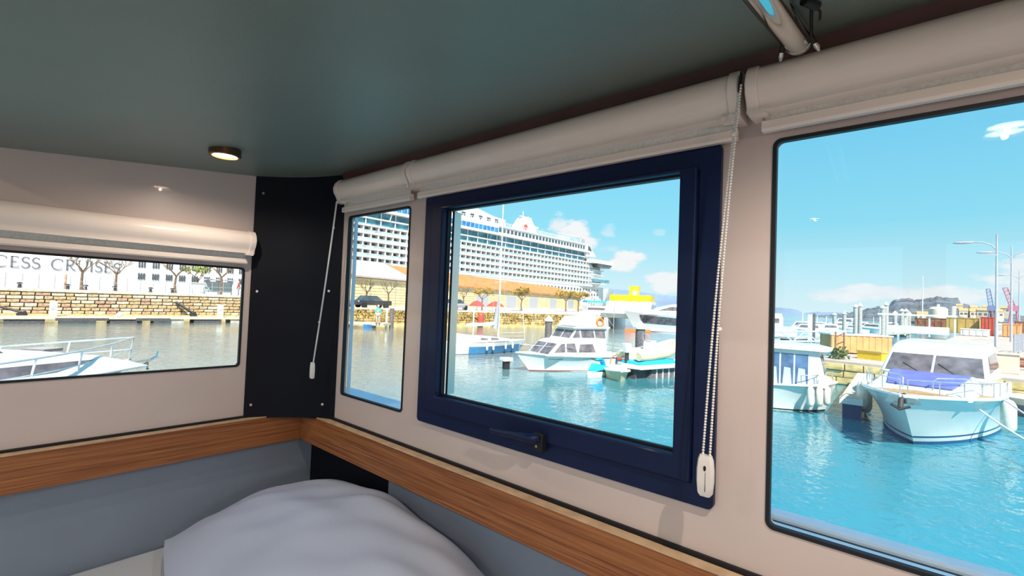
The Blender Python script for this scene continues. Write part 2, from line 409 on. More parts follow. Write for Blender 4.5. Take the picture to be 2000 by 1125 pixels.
w2 = thing('window_2', 'dark blue framed opening window with a handle', None, (XA, .62, W2[2]), kind='structure')
a0, a1, b0, b1 = W2
m = MB(); m.plate(rrect(a0, a1, b0, b1, r=.010), [rect(a0+.034, a1-.034, b0+.034, b1-.034)], ON_A, XA-.010, XA+.05); m.build('outer_frame', 'dark_frame', w2, world=True, bevel=.002)
G = (.318, .914, -.239, .228)
m = MB(); m.plate(rect(a0+.036, a1-.036, b0+.036, b1-.036), [rect(G[0]-.004, G[1]+.012, G[2]-.003, G[3]+.004)], ON_A, XA-.018, XA+.016)
sash = m.build('sash', 'dark_frame', w2, world=True, bevel=.003)
m = MB(); m.plate(rect(G[0]-.0035, G[1]+.0115, G[2]-.0025, G[3]+.0035), [rect(G[0]-.001, G[1]+.0085, G[2]+.001, G[3]+.001)], ON_A, XA+.000, XA+.008)
m.build('bead', 'black_rubber', sash, world=True)
m = MB(); m.box(XA+.017, XA+.040, G[1]+.003, G[1]+.011, G[2]-.002, G[3]+.003)
m.build('spacer', 'steel', sash, world=True)
m = MB(); m.box(XA+.010, XA+.014, G[0]-.0035, G[1]+.0115, G[2]-.0025, G[3]+.0035); m.build('pane', 'glass', sash, world=True)
# handle: boss, curved lever
m = MB(); m.prism(rrect(.575, .600, -.300, -.262, r=.006), ON_A, XA-.030, XA-.010); hb = m.build('handle', 'black_rubber', w2, world=True, bevel=.002)
m = MB(); m.tube([(XA-.030, .588, -.272), (XA-.042, .592, -.272), (XA-.047, .606, -.2715), (XA-.046, .64, -.2735), (XA-.044, .675, -.2765), (XA-.043, .705, -.277)], [.009, .0095, .0085, .0065, .006, .005], 10)
m.build('lever', 'dark_frame', hb, world=True, smooth=50)
m = MB(); m.tube([(XA-.031, .587, -.288), (XA-.0335, .587, -.288)], .003, 8); m.build('screw', 'steel', hb, world=True)

# --- roller blinds
def cassette_profile():   # (distance from the wall, height)
    return [(0, .366), (.028, .368), (.046, .363), (.056, .351), (.060, .337), (.057, .323), (.050, .313), (.046, .304), (.047, .297), (.030, .296), (0, .296)]
def blind(name, label, fn, dz, u0, u1, bar0, bar1, barz, cat='roller blind', cap0=True, cap1=True, droop=0):
    """fn(d, u, z): d = distance off the wall, u = along it"""
    o = thing(name, label, cat, fn(0, (u0+u1)/2, .296+dz), group='white roller blinds over the windows')
    P = [(d, z+dz) for d, z in cassette_profile()]
    m = MB(); m.loft([[fn(d, u0+.016, z) for d, z in P], [fn(d, u1-.016, z) for d, z in P]])
    m.build('cassette', 'blind_plastic', o, world=True, smooth=40)
    Q = [(d*1.045, (z-.33-dz)*1.05+.33+dz) for d, z in P]
    for ua, ub in ((u0, u0+.017), (u1-.017, u1)):
        m = MB(); m.loft([[fn(d, ua, z) for d, z in Q], [fn(d, ub, z) for d, z in Q]]); e = m.build('end_cap', 'blind_plastic', o, world=True, smooth=40, bevel=.002)
        m = MB(); uu = (ua+.004, ub+.010) if ua == u0 else (ua-.010, ub-.004)
        m.loft([[fn(d, uu[0], z) for d, z in ((.03, .291+dz), (.05, .291+dz), (.05, .299+dz), (.03, .299+dz))], [fn(d, uu[1], z) for d, z in ((.03, .291+dz), (.05, .291+dz), (.05, .299+dz), (.03, .299+dz))]])
        m.build('clip', 'blind_plastic', e, world=True)
    m = MB(); m.loft([[fn(d, bar0+.004, z) for d, z in ((.022, barz+.004), (.0235, barz+.004), (.0235, .305+dz), (.022, .305+dz))], [fn(d, bar1-.004, z) for d, z in ((.022, barz+.004), (.0235, barz+.004), (.0235, .305+dz), (.022, .305+dz))]])
    m.build('fabric', 'blind_fabric', o, world=True)
    B_ = ((.014, barz), (.026, barz-.001), (.029, barz+.003), (.028, barz+.0145), (.024, barz+.0165), (.016, barz+.0165))
    m = MB(); m.loft([[fn(d, bar0, z) for d, z in B_], [fn(d, bar1, z) for d, z in B_]]); m.build('bottom_bar', 'blind_plastic', o, world=True, smooth=30)
    return o
FA = lambda d, u, z: (XA-d, u, z)
FB = lambda d, u, z: (u, YB-d, z)
bl1 = blind('roller_blind', 'short white roller blind over the narrow window by the corner', FA, 0.0, 1.035, 1.405, 1.05, 1.405, .268)
bl2 = blind('roller_blind', 'long white roller blind above the dark framed window', FA, 0.0, .212, 1.030, .222, 1.018, .268)
bl3 = blind('roller_blind', 'white roller blind above the large window at the right edge', FA, 0.0, -1.0, .203, -.99, .186, .272)
bl4 = blind('roller_blind', 'white roller blind on the end wall above the low window', FB, -.175, -1.05, .588, -1.04, .575, .090)

# cord loops: a plain cord on the short blind, a bead chain on the long one
def lerp3(a, b, t): return tuple(a[i]+(b[i]-a[i])*t for i in range(3))
c0, c1 = (XA-.058, 1.388, .296), (XA-.078, 1.447, -.212)
for k, (dy, dx) in enumerate(((-.007, 0), (.007, .004))):
    m = MB(); pts = [lerp3((c0[0]+dx, c0[1]+dy*.9, c0[2]), (c1[0]+dx, c1[1]+dy*.85, c1[2]), t/12) for t in range(13)]
    pts = [(p[0], p[1]-.004*math.sin(math.pi*i/12), p[2]) for i, p in enumerate(pts)]
    m.tube(pts, .0013, 6); m.build('pull_cord', 'cord_white', bl1, world=True, smooth=60)
    m = MB(); b = pts[2 if k == 0 else 9]; m.ball(b, (.0033, .0033, .0045)); m.build('cord_stop', 'cord_white', bl1, world=True, smooth=60)
m = MB(); m.loft([[(c1[0]+a*.6, c1[1]+b, z) for a, b in ((-.007*s, -.0085*s), (.007*s, -.0085*s), (.009*s, 0), (.007*s, .0085*s), (-.007*s, .0085*s), (-.009*s, 0))] for z, s in ((-.262, .72), (-.258, .95), (-.24, 1.0), (-.222, .95), (-.212, .8))])
m.build('cord_weight', 'white_plastic', bl1, world=True, smooth=50)

b0_, b1_ = (XA-.062, .2085, .335), (XA-.066, .2425, -.215)
m = MB(); m.prism([(.2065, .355), (.2075, .355), (.2105, .325), (.2095, .325)], ON_A, XA-.066, XA-.055); m.build('chain_slot', 'black_rubber', bl2, world=True)
m = MB(); n = 128
for k, s in enumerate((-1, 1)):
    for i in range(n+1):
        t = i/n; p = lerp3(b0_, b1_, t); spread = .0012+.0042*t
        p = (p[0]+(.002 if s > 0 else 0), p[1]+s*spread+.004*math.sin(math.pi*t), p[2])
        m.ball(p, .0021, 6, 4)
m.build('bead_chain', 'white_plastic', bl2, world=True, smooth=60, kind='stuff')
m = MB(); m.ball((b0_[0], lerp3(b0_, b1_, .13)[1]+.003, lerp3(b0_, b1_, .13)[2]), .0042, 8, 6); m.build('chain_joint', 'white_plastic', bl2, world=True, smooth=60); m = MB(); m.ball((b0_[0], lerp3(b0_, b1_, .66)[1]-.002, lerp3(b0_, b1_, .66)[2]), .0034, 8, 6); m.build('chain_joint', 'white_plastic', bl2, world=True, smooth=60)
cx, cy = b1_[0], b1_[1]+.0005
m = MB(); m.loft([[(cx+a*.0075*s2, cy+b*.0125*s, z) for a, b in ((-1, -.75), (-.3, -1), (.3, -1), (1, -.75), (1, .75), (.3, 1), (-.3, 1), (-1, .75))] for z, s, s2 in ((-.2765, .60, .6), (-.272, .86, .9), (-.255, 1, 1), (-.238, 1, 1), (-.223, .88, .9), (-.2165, .70, .7))])
cw = m.build('chain_weight', 'white_plastic', bl2, world=True, smooth=50)
m = MB(); m.ball((cx-.0072, cy-.001, -.2345), (.0015, .0022, .0042)); m.build('slot', 'black_rubber', cw, world=True)
m = MB(); m.box(cx-.0078, cx-.0070, cy-.0025, cy-.0018, -.268, -.24); m.build('seam', 'dark_metal', cw, world=True)

# --- ceiling downlights: the one in view, the one mirrored in the large pane, and unseen ones added behind the viewer to brighten the cabin
def downlight(loc, label, watts):
    o = thing('ceiling_downlight', label, 'ceiling light', loc, group='round warm ceiling downlights')
    x, y, z = 0, 0, 0
    m = MB(); m.lathe([(.034, .002), (.036, 0), (.036, -.016), (.034, -.018), (.029, -.018), (.0285, -.010), (.0285, .002)], n=24); m.build('housing', 'lamp_metal', o, smooth=40)
    m = MB(); m.lathe([(.001, -.0125), (.028, -.0125), (.028, -.011), (.001, -.011)], n=24); m.build('lens', 'lamp_glow', o)
    ld = bpy.data.lights.new('downlight', 'SPOT'); ld.energy = watts; ld.spot_size = R(165); ld.spot_blend = 0.6; ld.shadow_soft_size = .004; ld.color = (1.0, 0.85, 0.71)
    lo = bpy.data.objects.new('downlight_bulb', ld); COL.objects.link(lo); lo.location = (0, 0, -.022); lo.parent = o
    return o
downlight((.41, 1.335, zceil(.41)), 'round warm downlight on the ceiling near the corner', LAMP_W*.30)
downlight((.43, -.11, zceil(.43)), 'round warm downlight mirrored in the large window', LAMP_W)
for i, p in enumerate(((-.75, 1.1, .565), (-.75, -.1, .565), (-.75, -1.2, .565), (-1.7, .5, .59), (-1.7, -.9, .59))):
    downlight(p, ['added fill downlight behind the viewer beside the end wall', 'added fill downlight behind the viewer over the middle of the cabin', 'added fill downlight behind the viewer by the back wall', 'added fill downlight by the inner side wall, forward', 'added fill downlight by the inner side wall, aft'][i], LAMP_W)

# --- unseen globe added behind the viewer to brighten blinds and ceiling
mat('globe_glow', (1.0, 0.80, 0.62), emit=150.0, var=0.0)
wl = thing('fill_globe', 'added warm fill globe on the wall behind the viewer', 'added fill light', (-.45, Y0, .04))
m = MB(); m.prism(rrect(-.04, .04, -.05, .05, r=.01), lambda a, b, d: (a, d, b), 0, .015); m.build('wall_plate', 'lamp_metal', wl)
m = MB(); m.tube([(0, .012, 0), (0, .07, 0), (0, .09, .02)], .008, 8); m.build('arm', 'lamp_metal', wl, smooth=50)
m = MB(); m.ball((0, .09, .065), .05, 20, 14); m.build('globe', 'globe_glow', wl, smooth=60)

# --- chrome tube with clips under the ceiling (upper right)
zc = zceil(.66)
ct = thing('chrome_tube', 'chrome tube with clip feet fixed under the ceiling at top right', 'ceiling fitting', (.60, .15, zc))
A, Bp = Vector((.30, .147, .327)), Vector((.726, .132, .3705))
m = MB(); m.tube([A.lerp(Bp, t/6) for t in range(7)], .0165, 24); tb = m.build('tube', 'chrome', ct, world=True, smooth=50)
d = (Bp-A).normalized()
m = MB(); m.tube([Bp-d*.001, Bp+d*.006, Bp+d*.010], [.0170, .0165, .010], 24); m.build('end_cap', 'steel', tb, world=True, smooth=50)
m = MB(); m.tube([A+Vector((0, .0175, -.004)), Bp+Vector((-.01, .0175, -.004))], .0014, 6); m.build('wire', 'dark_metal', ct, world=True)
for s in (1, -1):
    q = Bp+Vector((-.006, .0155*s, -.004))
    m = MB(); m.tube([q+Vector((-.004, 0, .004)), q+Vector((.001, .002*s, 0)), q+Vector((.006, .004*s, -.004))], .0034, 8); cl = m.build('clip', 'dark_metal', ct, world=True, smooth=50)
    m = MB(); m.tube([q+Vector((.004, .003*s, -.003)), q+Vector((.010, .006*s, -.007)), q+Vector((.016, .0075*s, -.012))], [.0022, .0042, .0015], 8); m.build('clip_foot', 'chrome', cl, world=True, smooth=50)
m = MB(); m.tube([(.650, .113, zceil(.65)-.004), (.672, .102, zceil(.672)-.006)], .0055, 10); br = m.build('bracket', 'dark_metal', ct, world=True, smooth=50)
m = MB(); m.tube([(.670, .104, zceil(.67)-.004), (.680, .100, zceil(.67)-.010), (.684, .101, zceil(.67)-.018)], .0018, 6); m.tube([(.672, .108, zceil(.67)-.006), (.695, .112, .372), (.722, .116, .366)], .0020, 6); m.build('hook', 'dark_metal', br, world=True, smooth=50)

# --- bed and pillow
bed = thing('bed', 'bed with a pale fitted sheet below the rail in the corner', 'bed', (-.2, .6, ZF))
m = MB(); m.box(-1.3, XA+.02, -.6, YB-.01, -.93, -.725); m.build('mattress', 'linen_sheet', bed, world=True, bevel=.03, seg=4)
m = MB(); m.box(-1.28, XA+.02, -.58, YB-.02, ZF, -.935); m.build('bed_base', 'lower_panel', bed, world=True)
def pillow(c, sx, sy, h, rz, label):
    n = 72; bm = bmesh.new(); top = []; bot = []
    def H(u, v):
        e = max(0.0, (1-abs(u)**2.2))**.75*max(0.0, (1-abs(v)**2.4))**.65
        return h*e*(1+.30*u)
    from mathutils import noise as NZ
    for i in range(n+1):
        for j in range(n+1):
            u, v = -1+2*i/n, -1+2*j/n
            k = 1-.07*(u*u*(1-v*v)*.0+v*v*u*u*0) 
            su = 1-.06*(1-v*v); sv = 1-.06*(1-u*u)
            x, y = u*sx*math.sqrt(1-.26*v*v), v*sy*math.sqrt(1-.26*u*u)
            z = H(u, v)
            edge = 1-min(1, 4*(1-max(abs(u), abs(v))))
            w_ = NZ.noise(Vector((x*5, y*5, 1.3)))*.016+NZ.noise(Vector((x*13+y*6, y*7, 4.3)))*.013+abs(NZ.noise(Vector((u*2.2, v*7, 2))))*.018*edge
            top.append(bm.verts.new((x, y, .06*0+z*.78+w_*(.3+min(1, z/h)))))
            bot.append(bm.verts.new((x, y, -z*.22-.002)))
    I = lambda i, j: i*(n+1)+j
    for i in range(n):
        for j in range(n):
            bm.faces.new((top[I(i, j)], top[I(i+1, j)], top[I(i+1, j+1)], top[I(i, j+1)]))
            bm.faces.new((bot[I(i, j)], bot[I(i, j+1)], bot[I(i+1, j+1)], bot[I(i+1, j)]))
    bmesh.ops.remove_doubles(bm, verts=bm.verts, dist=.0025)
    bmesh.ops.recalc_face_normals(bm, faces=bm.faces)
    me = bpy.data.meshes.new('pillow'); bm.to_mesh(me); bm.free(); me.materials.append(MATS['linen'])
    for p in me.polygons: p.use_smooth = True
    o = bpy.data.objects.new('pillow', me); COL.objects.link(o); o.location = c; o.rotation_euler = (0, 0, rz)
    o['label'] = label; o['category'] = 'pillow'
    return o
pil = pillow((.585, 1.06, -.678), .285, .53, .205, R(-5), 'plump white pillow on the bed in the corner')

# --- outside edge of the boat below the windows
og = thing('side_deck', 'pale side deck edge of the boat outside the windows', 'deck', (1.05, .2, -.6))
m = MB(); m.box(.93, .966, -1.6, 1.27, -.50, -.347); m.build('gunwale', 'outer_white', og, world=True, bevel=.006)
m = MB(); m.box(.838, .896, -1.6, 1.27, -.50, -.345); m.build('sill', 'outer_white', og, world=True, bevel=.004)
m = MB(); m.box(.894, .932, -1.6, 1.27, -.50, -.357); m.build('scupper', 'black_rubber', og, world=True)
m = MB(); m.box(.88, 1.06, 1.32, 1.80, -.50, -.375); m.build('corner_deck', 'outer_white', og, world=True, bevel=.006)

# --- harbour water
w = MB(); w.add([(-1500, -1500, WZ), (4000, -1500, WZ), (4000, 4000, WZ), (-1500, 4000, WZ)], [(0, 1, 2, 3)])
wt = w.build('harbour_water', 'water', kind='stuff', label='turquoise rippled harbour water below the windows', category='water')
# ================================================================ the harbour behind the windows
mat('ship_white', (0.80, 0.79, 0.78), rough=0.45, var=0.02, scale=.2)
mat('ship_glass', (0.08, 0.10, 0.12), rough=0.15, var=0.3, scale=.8)
mat('ship_teal', (0.10, 0.28, 0.36), rough=0.12, var=0.25, scale=.6)
mat('ship_blue_glass', (0.05, 0.22, 0.48), rough=0.12, var=0.2, scale=.6)
mat('balcony_glass', (0.42, 0.52, 0.55), rough=0.1, var=0.15, scale=.5)
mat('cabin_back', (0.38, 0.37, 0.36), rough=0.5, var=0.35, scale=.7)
mat('letter_grey', (0.13, 0.15, 0.18), rough=0.5)
mat('red_paint', (0.70, 0.08, 0.06), rough=0.5)
mat('stone_ochre', (0.60, 0.42, 0.24), rough=0.9, var=0.28, scale=2.5, bump=.5, bscale=9)
mat('stone_pale', (0.72, 0.59, 0.45), rough=0.9, var=0.22, scale=2.5, bump=.5, bscale=9)
mat('stone_red', (0.55, 0.34, 0.24), rough=0.9, var=0.28, scale=2.5, bump=.5, bscale=9)
mat('mortar', (0.40, 0.28, 0.18), rough=0.95, var=0.3, scale=3)
mat('mossy_stone', (0.66, 0.47, 0.20), rough=0.95, var=0.0, scale=1.4, col2=(0.26, 0.17, 0.06), bump=.6, bscale=6)
mat('granite', (0.62, 0.55, 0.47), rough=0.85, var=0.12, scale=3)
mat('paving', (0.55, 0.47, 0.42), rough=0.9, var=0.1, scale=.6)
mat('algae_sand', (0.60, 0.47, 0.20), rough=0.95, var=0.2, scale=2)
mat('pontoon_deck', (0.66, 0.58, 0.44), rough=0.8, var=0.1, scale=5)
mat('float_dark', (0.10, 0.09, 0.10), rough=0.7, var=0.2)
mat('concrete', (0.48, 0.45, 0.42), rough=0.85, var=0.1, scale=3)
mat('warehouse_stone', (0.84, 0.68, 0.38), rough=0.9, var=0.12, scale=1.2, bump=.4, bscale=3)
mat('warehouse_joint', (0.58, 0.42, 0.20), rough=0.9, var=0.15, scale=2)
mat('roof_orange', (0.70, 0.28, 0.09), rough=0.85, var=0.0, scale=1.5, col2=(0.52, 0.18, 0.06), stretch=(.4, 1, 1))
mat('roof_grey', (0.52, 0.46, 0.44), rough=0.85, var=0.08, scale=1)
mat('door_grey', (0.46, 0.46, 0.50), rough=0.7, var=0.08)
mat('bark', (0.20, 0.13, 0.08), rough=0.9, var=0.2, scale=6)
mat('leaf_orange', (0.45, 0.30, 0.06), rough=0.9, var=0.25, scale=9)
mat('leaf_green', (0.25, 0.28, 0.08), rough=0.9, var=0.25, scale=9)
mat('car_black', (0.03, 0.03, 0.035), rough=0.25, coat=.6)
mat('car_silver', (0.42, 0.42, 0.44), rough=0.3, coat=.6)
mat('tyre', (0.015, 0.015, 0.015), rough=0.8)
mat('white_paint', (0.80, 0.79, 0.76), rough=0.35, var=0.03, scale=2)
mat('gelcoat', (0.82, 0.81, 0.79), rough=0.18, var=0.02, scale=1.5, coat=.4)
mat('rail_metal', (0.70, 0.70, 0.72), rough=0.25, metal=.8)
mat('dark_iron', (0.05, 0.045, 0.045), rough=0.6)
mat('grey_post', (0.35, 0.36, 0.40), rough=0.5)

ORD = ['first', 'second', 'third', 'fourth', 'fifth', 'sixth', 'seventh', 'eighth', 'ninth', 'tenth']
# --- cruise ship, moored along +X with its near side at y = 140
YS = 140.0
ship = thing('cruise_ship', 'huge white cruise ship with rows of balconies moored behind the warehouse', 'cruise ship', (110, 155, WZ))
def sp(name, m, parent=None, mt='ship_white', **k): return m.build(name, mt, parent or ship, world=True, **k)
outl = [(-70, YS+4), (-60, YS), (215, YS), (240, YS+3), (262, YS+8), (282, YS+16), (286, YS+18), (282, YS+20), (262, YS+28), (240, YS+33), (215, YS+36), (-60, YS+36), (-70, YS+32)]
m = MB(); m.loft([[(x if x < 215 else 215+(x-215)*s, YS+18+(y-YS-18)*(1 if x < 215 else s2), z) for x, y in outl] for z, s, s2 in ((WZ-.5, .82, .9), (4, .92, .97), (10.8, 1, 1))]); sp('hull', m)
def fbox(x0, x1, z0, z1, d0, d1): return MB().box(x0, x1, YS+d0, YS+d1, z0, z1)
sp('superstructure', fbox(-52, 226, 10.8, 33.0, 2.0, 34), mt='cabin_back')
SL = [10.9, 13.52, 16.14, 18.76, 21.38, 24.0]
for i, z in enumerate(SL):
    xe = 229 if i < 5 else 224
    sp('deck_slab', fbox(-52, xe, z-.28, z+.30, -.25, 2.05))
    if i < 5: sp('balustrade', fbox(-52, xe-.5, z+.30, z+1.15, -.16, -.06), mt='balcony_glass')
dv = fbox(0, .34, 0, 2.1, -.1, 2.0)
first = None
x = 76.0; k = 0
while x < 227:
    for z in SL[:5]:
        if first is None:
            mm = MB().box(0, .34, 0, 2.1, 0, 2.08); first = mm.build('divider', 'ship_white', ship); o = first
        else:
            o = first.copy(); COL.objects.link(o)
        o.location = (x-ship.location.x, YS-.1-ship.location.y, z+.28-ship.location.z)
    x += 2.92
m = MB(); x = -50
while x < 76:
    for z in SL[:5]: m.box(x, x+.34, YS-.1, YS+2, z+.28, z+2.36)
    x += 2.92
sp('divider_rows', m, kind='stuff')
# doors inside the balconies (too small to pick apart): dark glazing strips
for z in SL[:5]:
    m = MB(); x = 74.0+1.0
    while x < 226: m.box(x+.2, x+1.7, YS+1.93, YS+1.99, z+.3, z+2.1); x += 2.92
    sp('glazing', m, mt='ship_glass', kind='stuff')
# recessed lido decks with blue-green glazing, overhanging white band
sp('lido_glazing', fbox(-50, 221, 24.3, 26.4, 1.2, 2.0), mt='ship_teal')
sp('deck_slab', fbox(-52, 224, 26.4, 26.9, .2, 2.05))
sp('lido_glazing', fbox(-50, 221, 26.9, 29.0, 1.0, 2.0), mt='ship_teal')
m = MB(); x = 80
while x < 220: m.box(x, x+.3, YS+.5, YS+.8, 24.3, 29.1); x += 5.84
sp('lido_pillars', m, kind='stuff')
m = MB(); m.box(-52, 224, YS-1.4, YS+2.05, 29.0, 29.9); sp('overhang', m)
m = MB()
for x0, x1 in ((84, 84.4), (95, 95.4), (104, 104.4)): m.tube([(x0, YS-1, 29), (x0, YS+.2, 26.4)], .2, 6)
sp('bracket', m, kind='stuff')
sp('blue_glass', fbox(90, 150, 29.9, 32.1, -.6, 1.9), mt='ship_blue_glass')
m = MB(); x = 92
while x < 150: m.box(x, x+.12, YS-.66, YS-.58, 29.9, 32.1); x += 2.4
sp('glass_mullions', m, kind='stuff')
sp('window_wall', fbox(150, 221, 29.9, 33.0, .2, 2.0))
wm = MB().box(0, 1.75, 0, .06, 0, 1.75); w0 = None
for i in range(27):
    if w0 is None: w0 = wm.build('window', 'ship_glass', ship); o = w0
    else: o = w0.copy(); COL.objects.link(o)
    o.location = (151+i*2.6-ship.location.x, YS+.15-ship.location.y, 30.6-ship.location.z)
sp('roof_deck', fbox(-52, 223, 33.0, 33.5, -.4, 34))
sp('upper_wall', fbox(60, 150, 32.1, 33.2, -.5, 1.9))
m = MB(); x = 78.0
while x < 205: m.box(x, x+.18, YS-.3, YS-.15, 33.5, 35.0); x += 1.5
m.box(78, 205, YS-.3, YS-.18, 34.9, 35.05); m.box(78, 205, YS-.28, YS-.2, 34.2, 34.3)
sp('top_railing', m, kind='stuff')
b = MB(); b.prism([(108, 33.5), (158, 33.5), (158, 37.2), (150, 37.6), (140, 39.4), (122, 40.2), (112, 40.2)], lambda a, c, d: (a, d, c), YS+3, YS+26); fn = sp('funnel_house', b)
m = MB()
for i, x in enumerate((126, 131, 136, 141, 146, 151)): m.box(x, x+2.2, YS+2.9, YS+3.0, 34.9, 36.6)
sp('louvre', m, fn, 'ship_glass', kind='stuff')
m = MB(); m.loft([[(a, YS+d, 37) for a, d in ((112, 6), (138, 6), (138, 20), (112, 20))], [(a, YS+d, 41) for a, d in ((112, 7), (130, 7), (130, 19), (112, 19))]]); sp('funnel', m)
# mast with radar and a touch of red
ms = MB(); ms.loft([[(a, YS+d, 33.5) for a, d in ((176, 8), (188, 8), (188, 16), (176, 16))], [(a, YS+d, 39) for a, d in ((177, 9), (187, 9), (187, 15), (177, 15))], [(a, YS+d, 42.5) for a, d in ((179, 10), (185, 10), (185, 14), (179, 14))]]); mt_ = sp('mast_tower', ms)
m = MB(); m.tube([(181, YS+12, 42), (181, YS+12, 46)], .25, 6); m.tube([(185, YS+12, 42), (185, YS+12, 44)], .2, 6); m.box(178, 187, YS+11, YS+12, 43.0, 43.3); sp('antenna', m, mt_)
m = MB(); m.ball((179, YS+8.4, 37.4), (1.5, .6, 1.5), 10, 8); sp('red_dome', m, mt_, 'red_paint')
m = MB(); m.box(185, 190, YS+9, YS+14, 38.0, 39.0); sp('radar_platform', m, mt_)
m = MB(); m.box(196, 216, YS+.5, YS+.6, 34.0, 36.2); sp('wind_screen', m, mt='balcony_glass')
m = MB(); m.box(196, 217, YS+.4, YS+.7, 36.2, 36.5); m.box(216, 217, YS+.4, YS+.7, 33.5, 36.5); sp('screen_rail', m)
m = MB(); m.box(219, 221.5, YS+1, YS+4, 33.5, 36.2); sp('crew_mast', m, mt='grey_post')
# stepped front and bridge wings
m = MB(); m.prism([(221, 26.9), (231, 27.3), (229, 29.3), (225, 31.5), (221, 33)], lambda a, c, d: (a, d, c), YS-.6, YS+34); sp('front_step', m)
m = MB(); m.prism([(222.5, 30), (226.5, 30), (224.5, 32.2), (222.5, 32.8)], lambda a, c, d: (a, d, c), YS-.7, YS-.62); sp('front_glass', m, mt='ship_glass')
m = MB(); m.prism([(224, 10.9), (238, 10.9), (241, 14), (240, 20), (236, 24), (224, 26.9)], lambda a, c, d: (a, d, c), YS+1.2, YS+34); sp('front_tower', m)
m = MB(); m.box(224, 246, YS-3.2, YS+30, 23.6, 25.6); bw = sp('bridge_wing', m)
m = MB(); m.prism([(229, 23.6), (245.5, 23.6), (243, 21.6), (231, 21.6)], lambda a, c, d: (a, d, c), YS-3.0, YS+28); sp('bridge_glass', m, bw, 'ship_glass')
for z in (12.4, 14.9, 17.4, 19.9): sp('front_deck', fbox(226, 243-(z-12)*.25, z, z+.4, -.2, 30))
sp('front_band', fbox(228, 247.5, 13.4, 15.2, -.4, 28), mt='ship_teal')
m = MB()
for z in (5.4, 8.0):
    x = 150
    while x < 236: m.box(x, x+1.2, YS-.06, YS, z, z+1.2); x += 2.9
sp('porthole_rows', m, mt='ship_glass', kind='stuff')
# openings in the white side seen through the low window: three dark lights each
gm = MB()
for q in range(3): gm.box(.50*q, .50*q+.36, 0, .05, 0, 1.5)
g0 = None
for z in (2.15, 4.95, 7.7):
    for i in range(9):
        if g0 is None: g0 = gm.build('window_group', 'ship_glass', ship, kind='stuff'); o = g0
        else: o = g0.copy(); COL.objects.link(o)
        o.location = (26.2+i*2.72-ship.location.x, YS-.05-ship.location.y, z-ship.location.z)
# the line's name in thin roman capitals
def stroke(m, pts, w0, w1, x0, z0):
    """ribbon with varying width"""
    L, n = [], len(pts)
    for i, (a, b) in enumerate(pts):
        p, q = pts[max(i-1, 0)], pts[min(i+1, n-1)]
        dx, dy = q[0]-p[0], q[1]-p[1]; l = math.hypot(dx, dy) or 1
        t = i/(n-1); w = (w0 if callable(w0) is False else w0(t)) if w1 is None else w0+(w1-w0)*math.sin(math.pi*t)
        L.append(((a-dy/l*w/2, b+dx/l*w/2), (a+dy/l*w/2, b-dx/l*w/2)))
    for i in range(n-1):
        (a, b), (c, d) = L[i], L[i+1]
        m.add([(x0+q[0], y, z0+q[1]) for y in (YS-.06, YS-.002) for q in (a, b, d, c)], [(0, 1, 2, 3), (7, 6, 5, 4), (0, 4, 5, 1), (1, 5, 6, 2), (2, 6, 7, 3), (3, 7, 4, 0)])
def arc(cx_, cz, rx, rz, a0, a1, n=14): return [(cx_+rx*math.cos(R(a0+(a1-a0)*i/n)), cz+rz*math.sin(R(a0+(a1-a0)*i/n))) for i in range(n+1)]
TH, TN = .26, .10
def glyph(ch):
    S = []
    stem = lambda x: [([(x, 0), (x, 1)], TH/2.3, None), ([(x-.09, .012), (x+.09, .012)], .05, None), ([(x-.09, .988), (x+.09, .988)], .05, None)]
    if ch == 'C': S = [(arc(.46, .5, .44, .5, 48, 312), .06, .11), ([(.75, .74), (.76, .94)], .05, None)]; w = .86
    if ch == 'E': S = stem(.12)+[([(.12, .98), (.50, .98), (.52, .86)], .07, None), ([(.12, .52), (.42, .52)], .07, None), ([(.12, .02), (.54, .02), (.57, .15)], .07, None)]; w = .62
    if ch == 'S': S = [(arc(.27, .745, .22, .235, 30, 250, 10)+arc(.27, .26, .24, .255, 70, -150, 10), .06, .115), ([(.46, .80), (.47, .95)], .05, None), ([(.04, .06), (.05, .22)], .05, None)]; w = .56
    if ch == 'R': S = stem(.12)+[(arc(.28, .74, .26, .245, 90, -90), .07, .11), ([(.12, .985), (.28, .985)], .07, None), ([(.12, .495), (.28, .495)], .07, None), ([(.30, .49), (.52, .12), (.72, .0)], .10, None)]; w = .74
    if ch == 'P': S = stem(.12)+[(arc(.28, .73, .26, .255, 90, -90), .07, .11), ([(.12, .985), (.28, .985)], .07, None), ([(.12, .475), (.28, .475)], .07, None)]; w = .6
    if ch == 'U': S = [([(.12, 1), (.12, .35)]+arc(.38, .33, .26, .33, 180, 360)+[(.64, 1)], .05, .11), ([(.03, .988), (.21, .988)], .05, None), ([(.55, .988), (.73, .988)], .05, None)]; w = .80
    if ch == 'I': S = stem(.12); w = .27
    if ch == 'N': S = [([(.12, 0), (.12, 1)], .045, None), ([(.10, 1), (.74, 0)], .11, None), ([(.74, 0), (.74, 1)], .045, None), ([(.03, .012), (.21, .012)], .05, None), ([(.65, .988), (.83, .988)], .05, None)]; w = .9
    return S, w
def write(text, x, z, h, gap, parent):
    for ch in text:
        if ch == ' ': x += .62*h; continue
        S, w = glyph(ch); m = MB()
        for pts, a, b in S: stroke(m, [(p[0]*h, p[1]*h) for p in pts], a*h, None if b is None else b*h, x, z)
        sp('letter', m, parent, 'letter_grey'); x += w*h+gap*h
    return x
write('PRINCESS CRUISES', -3.55, 3.35, 2.25, .115, ship)

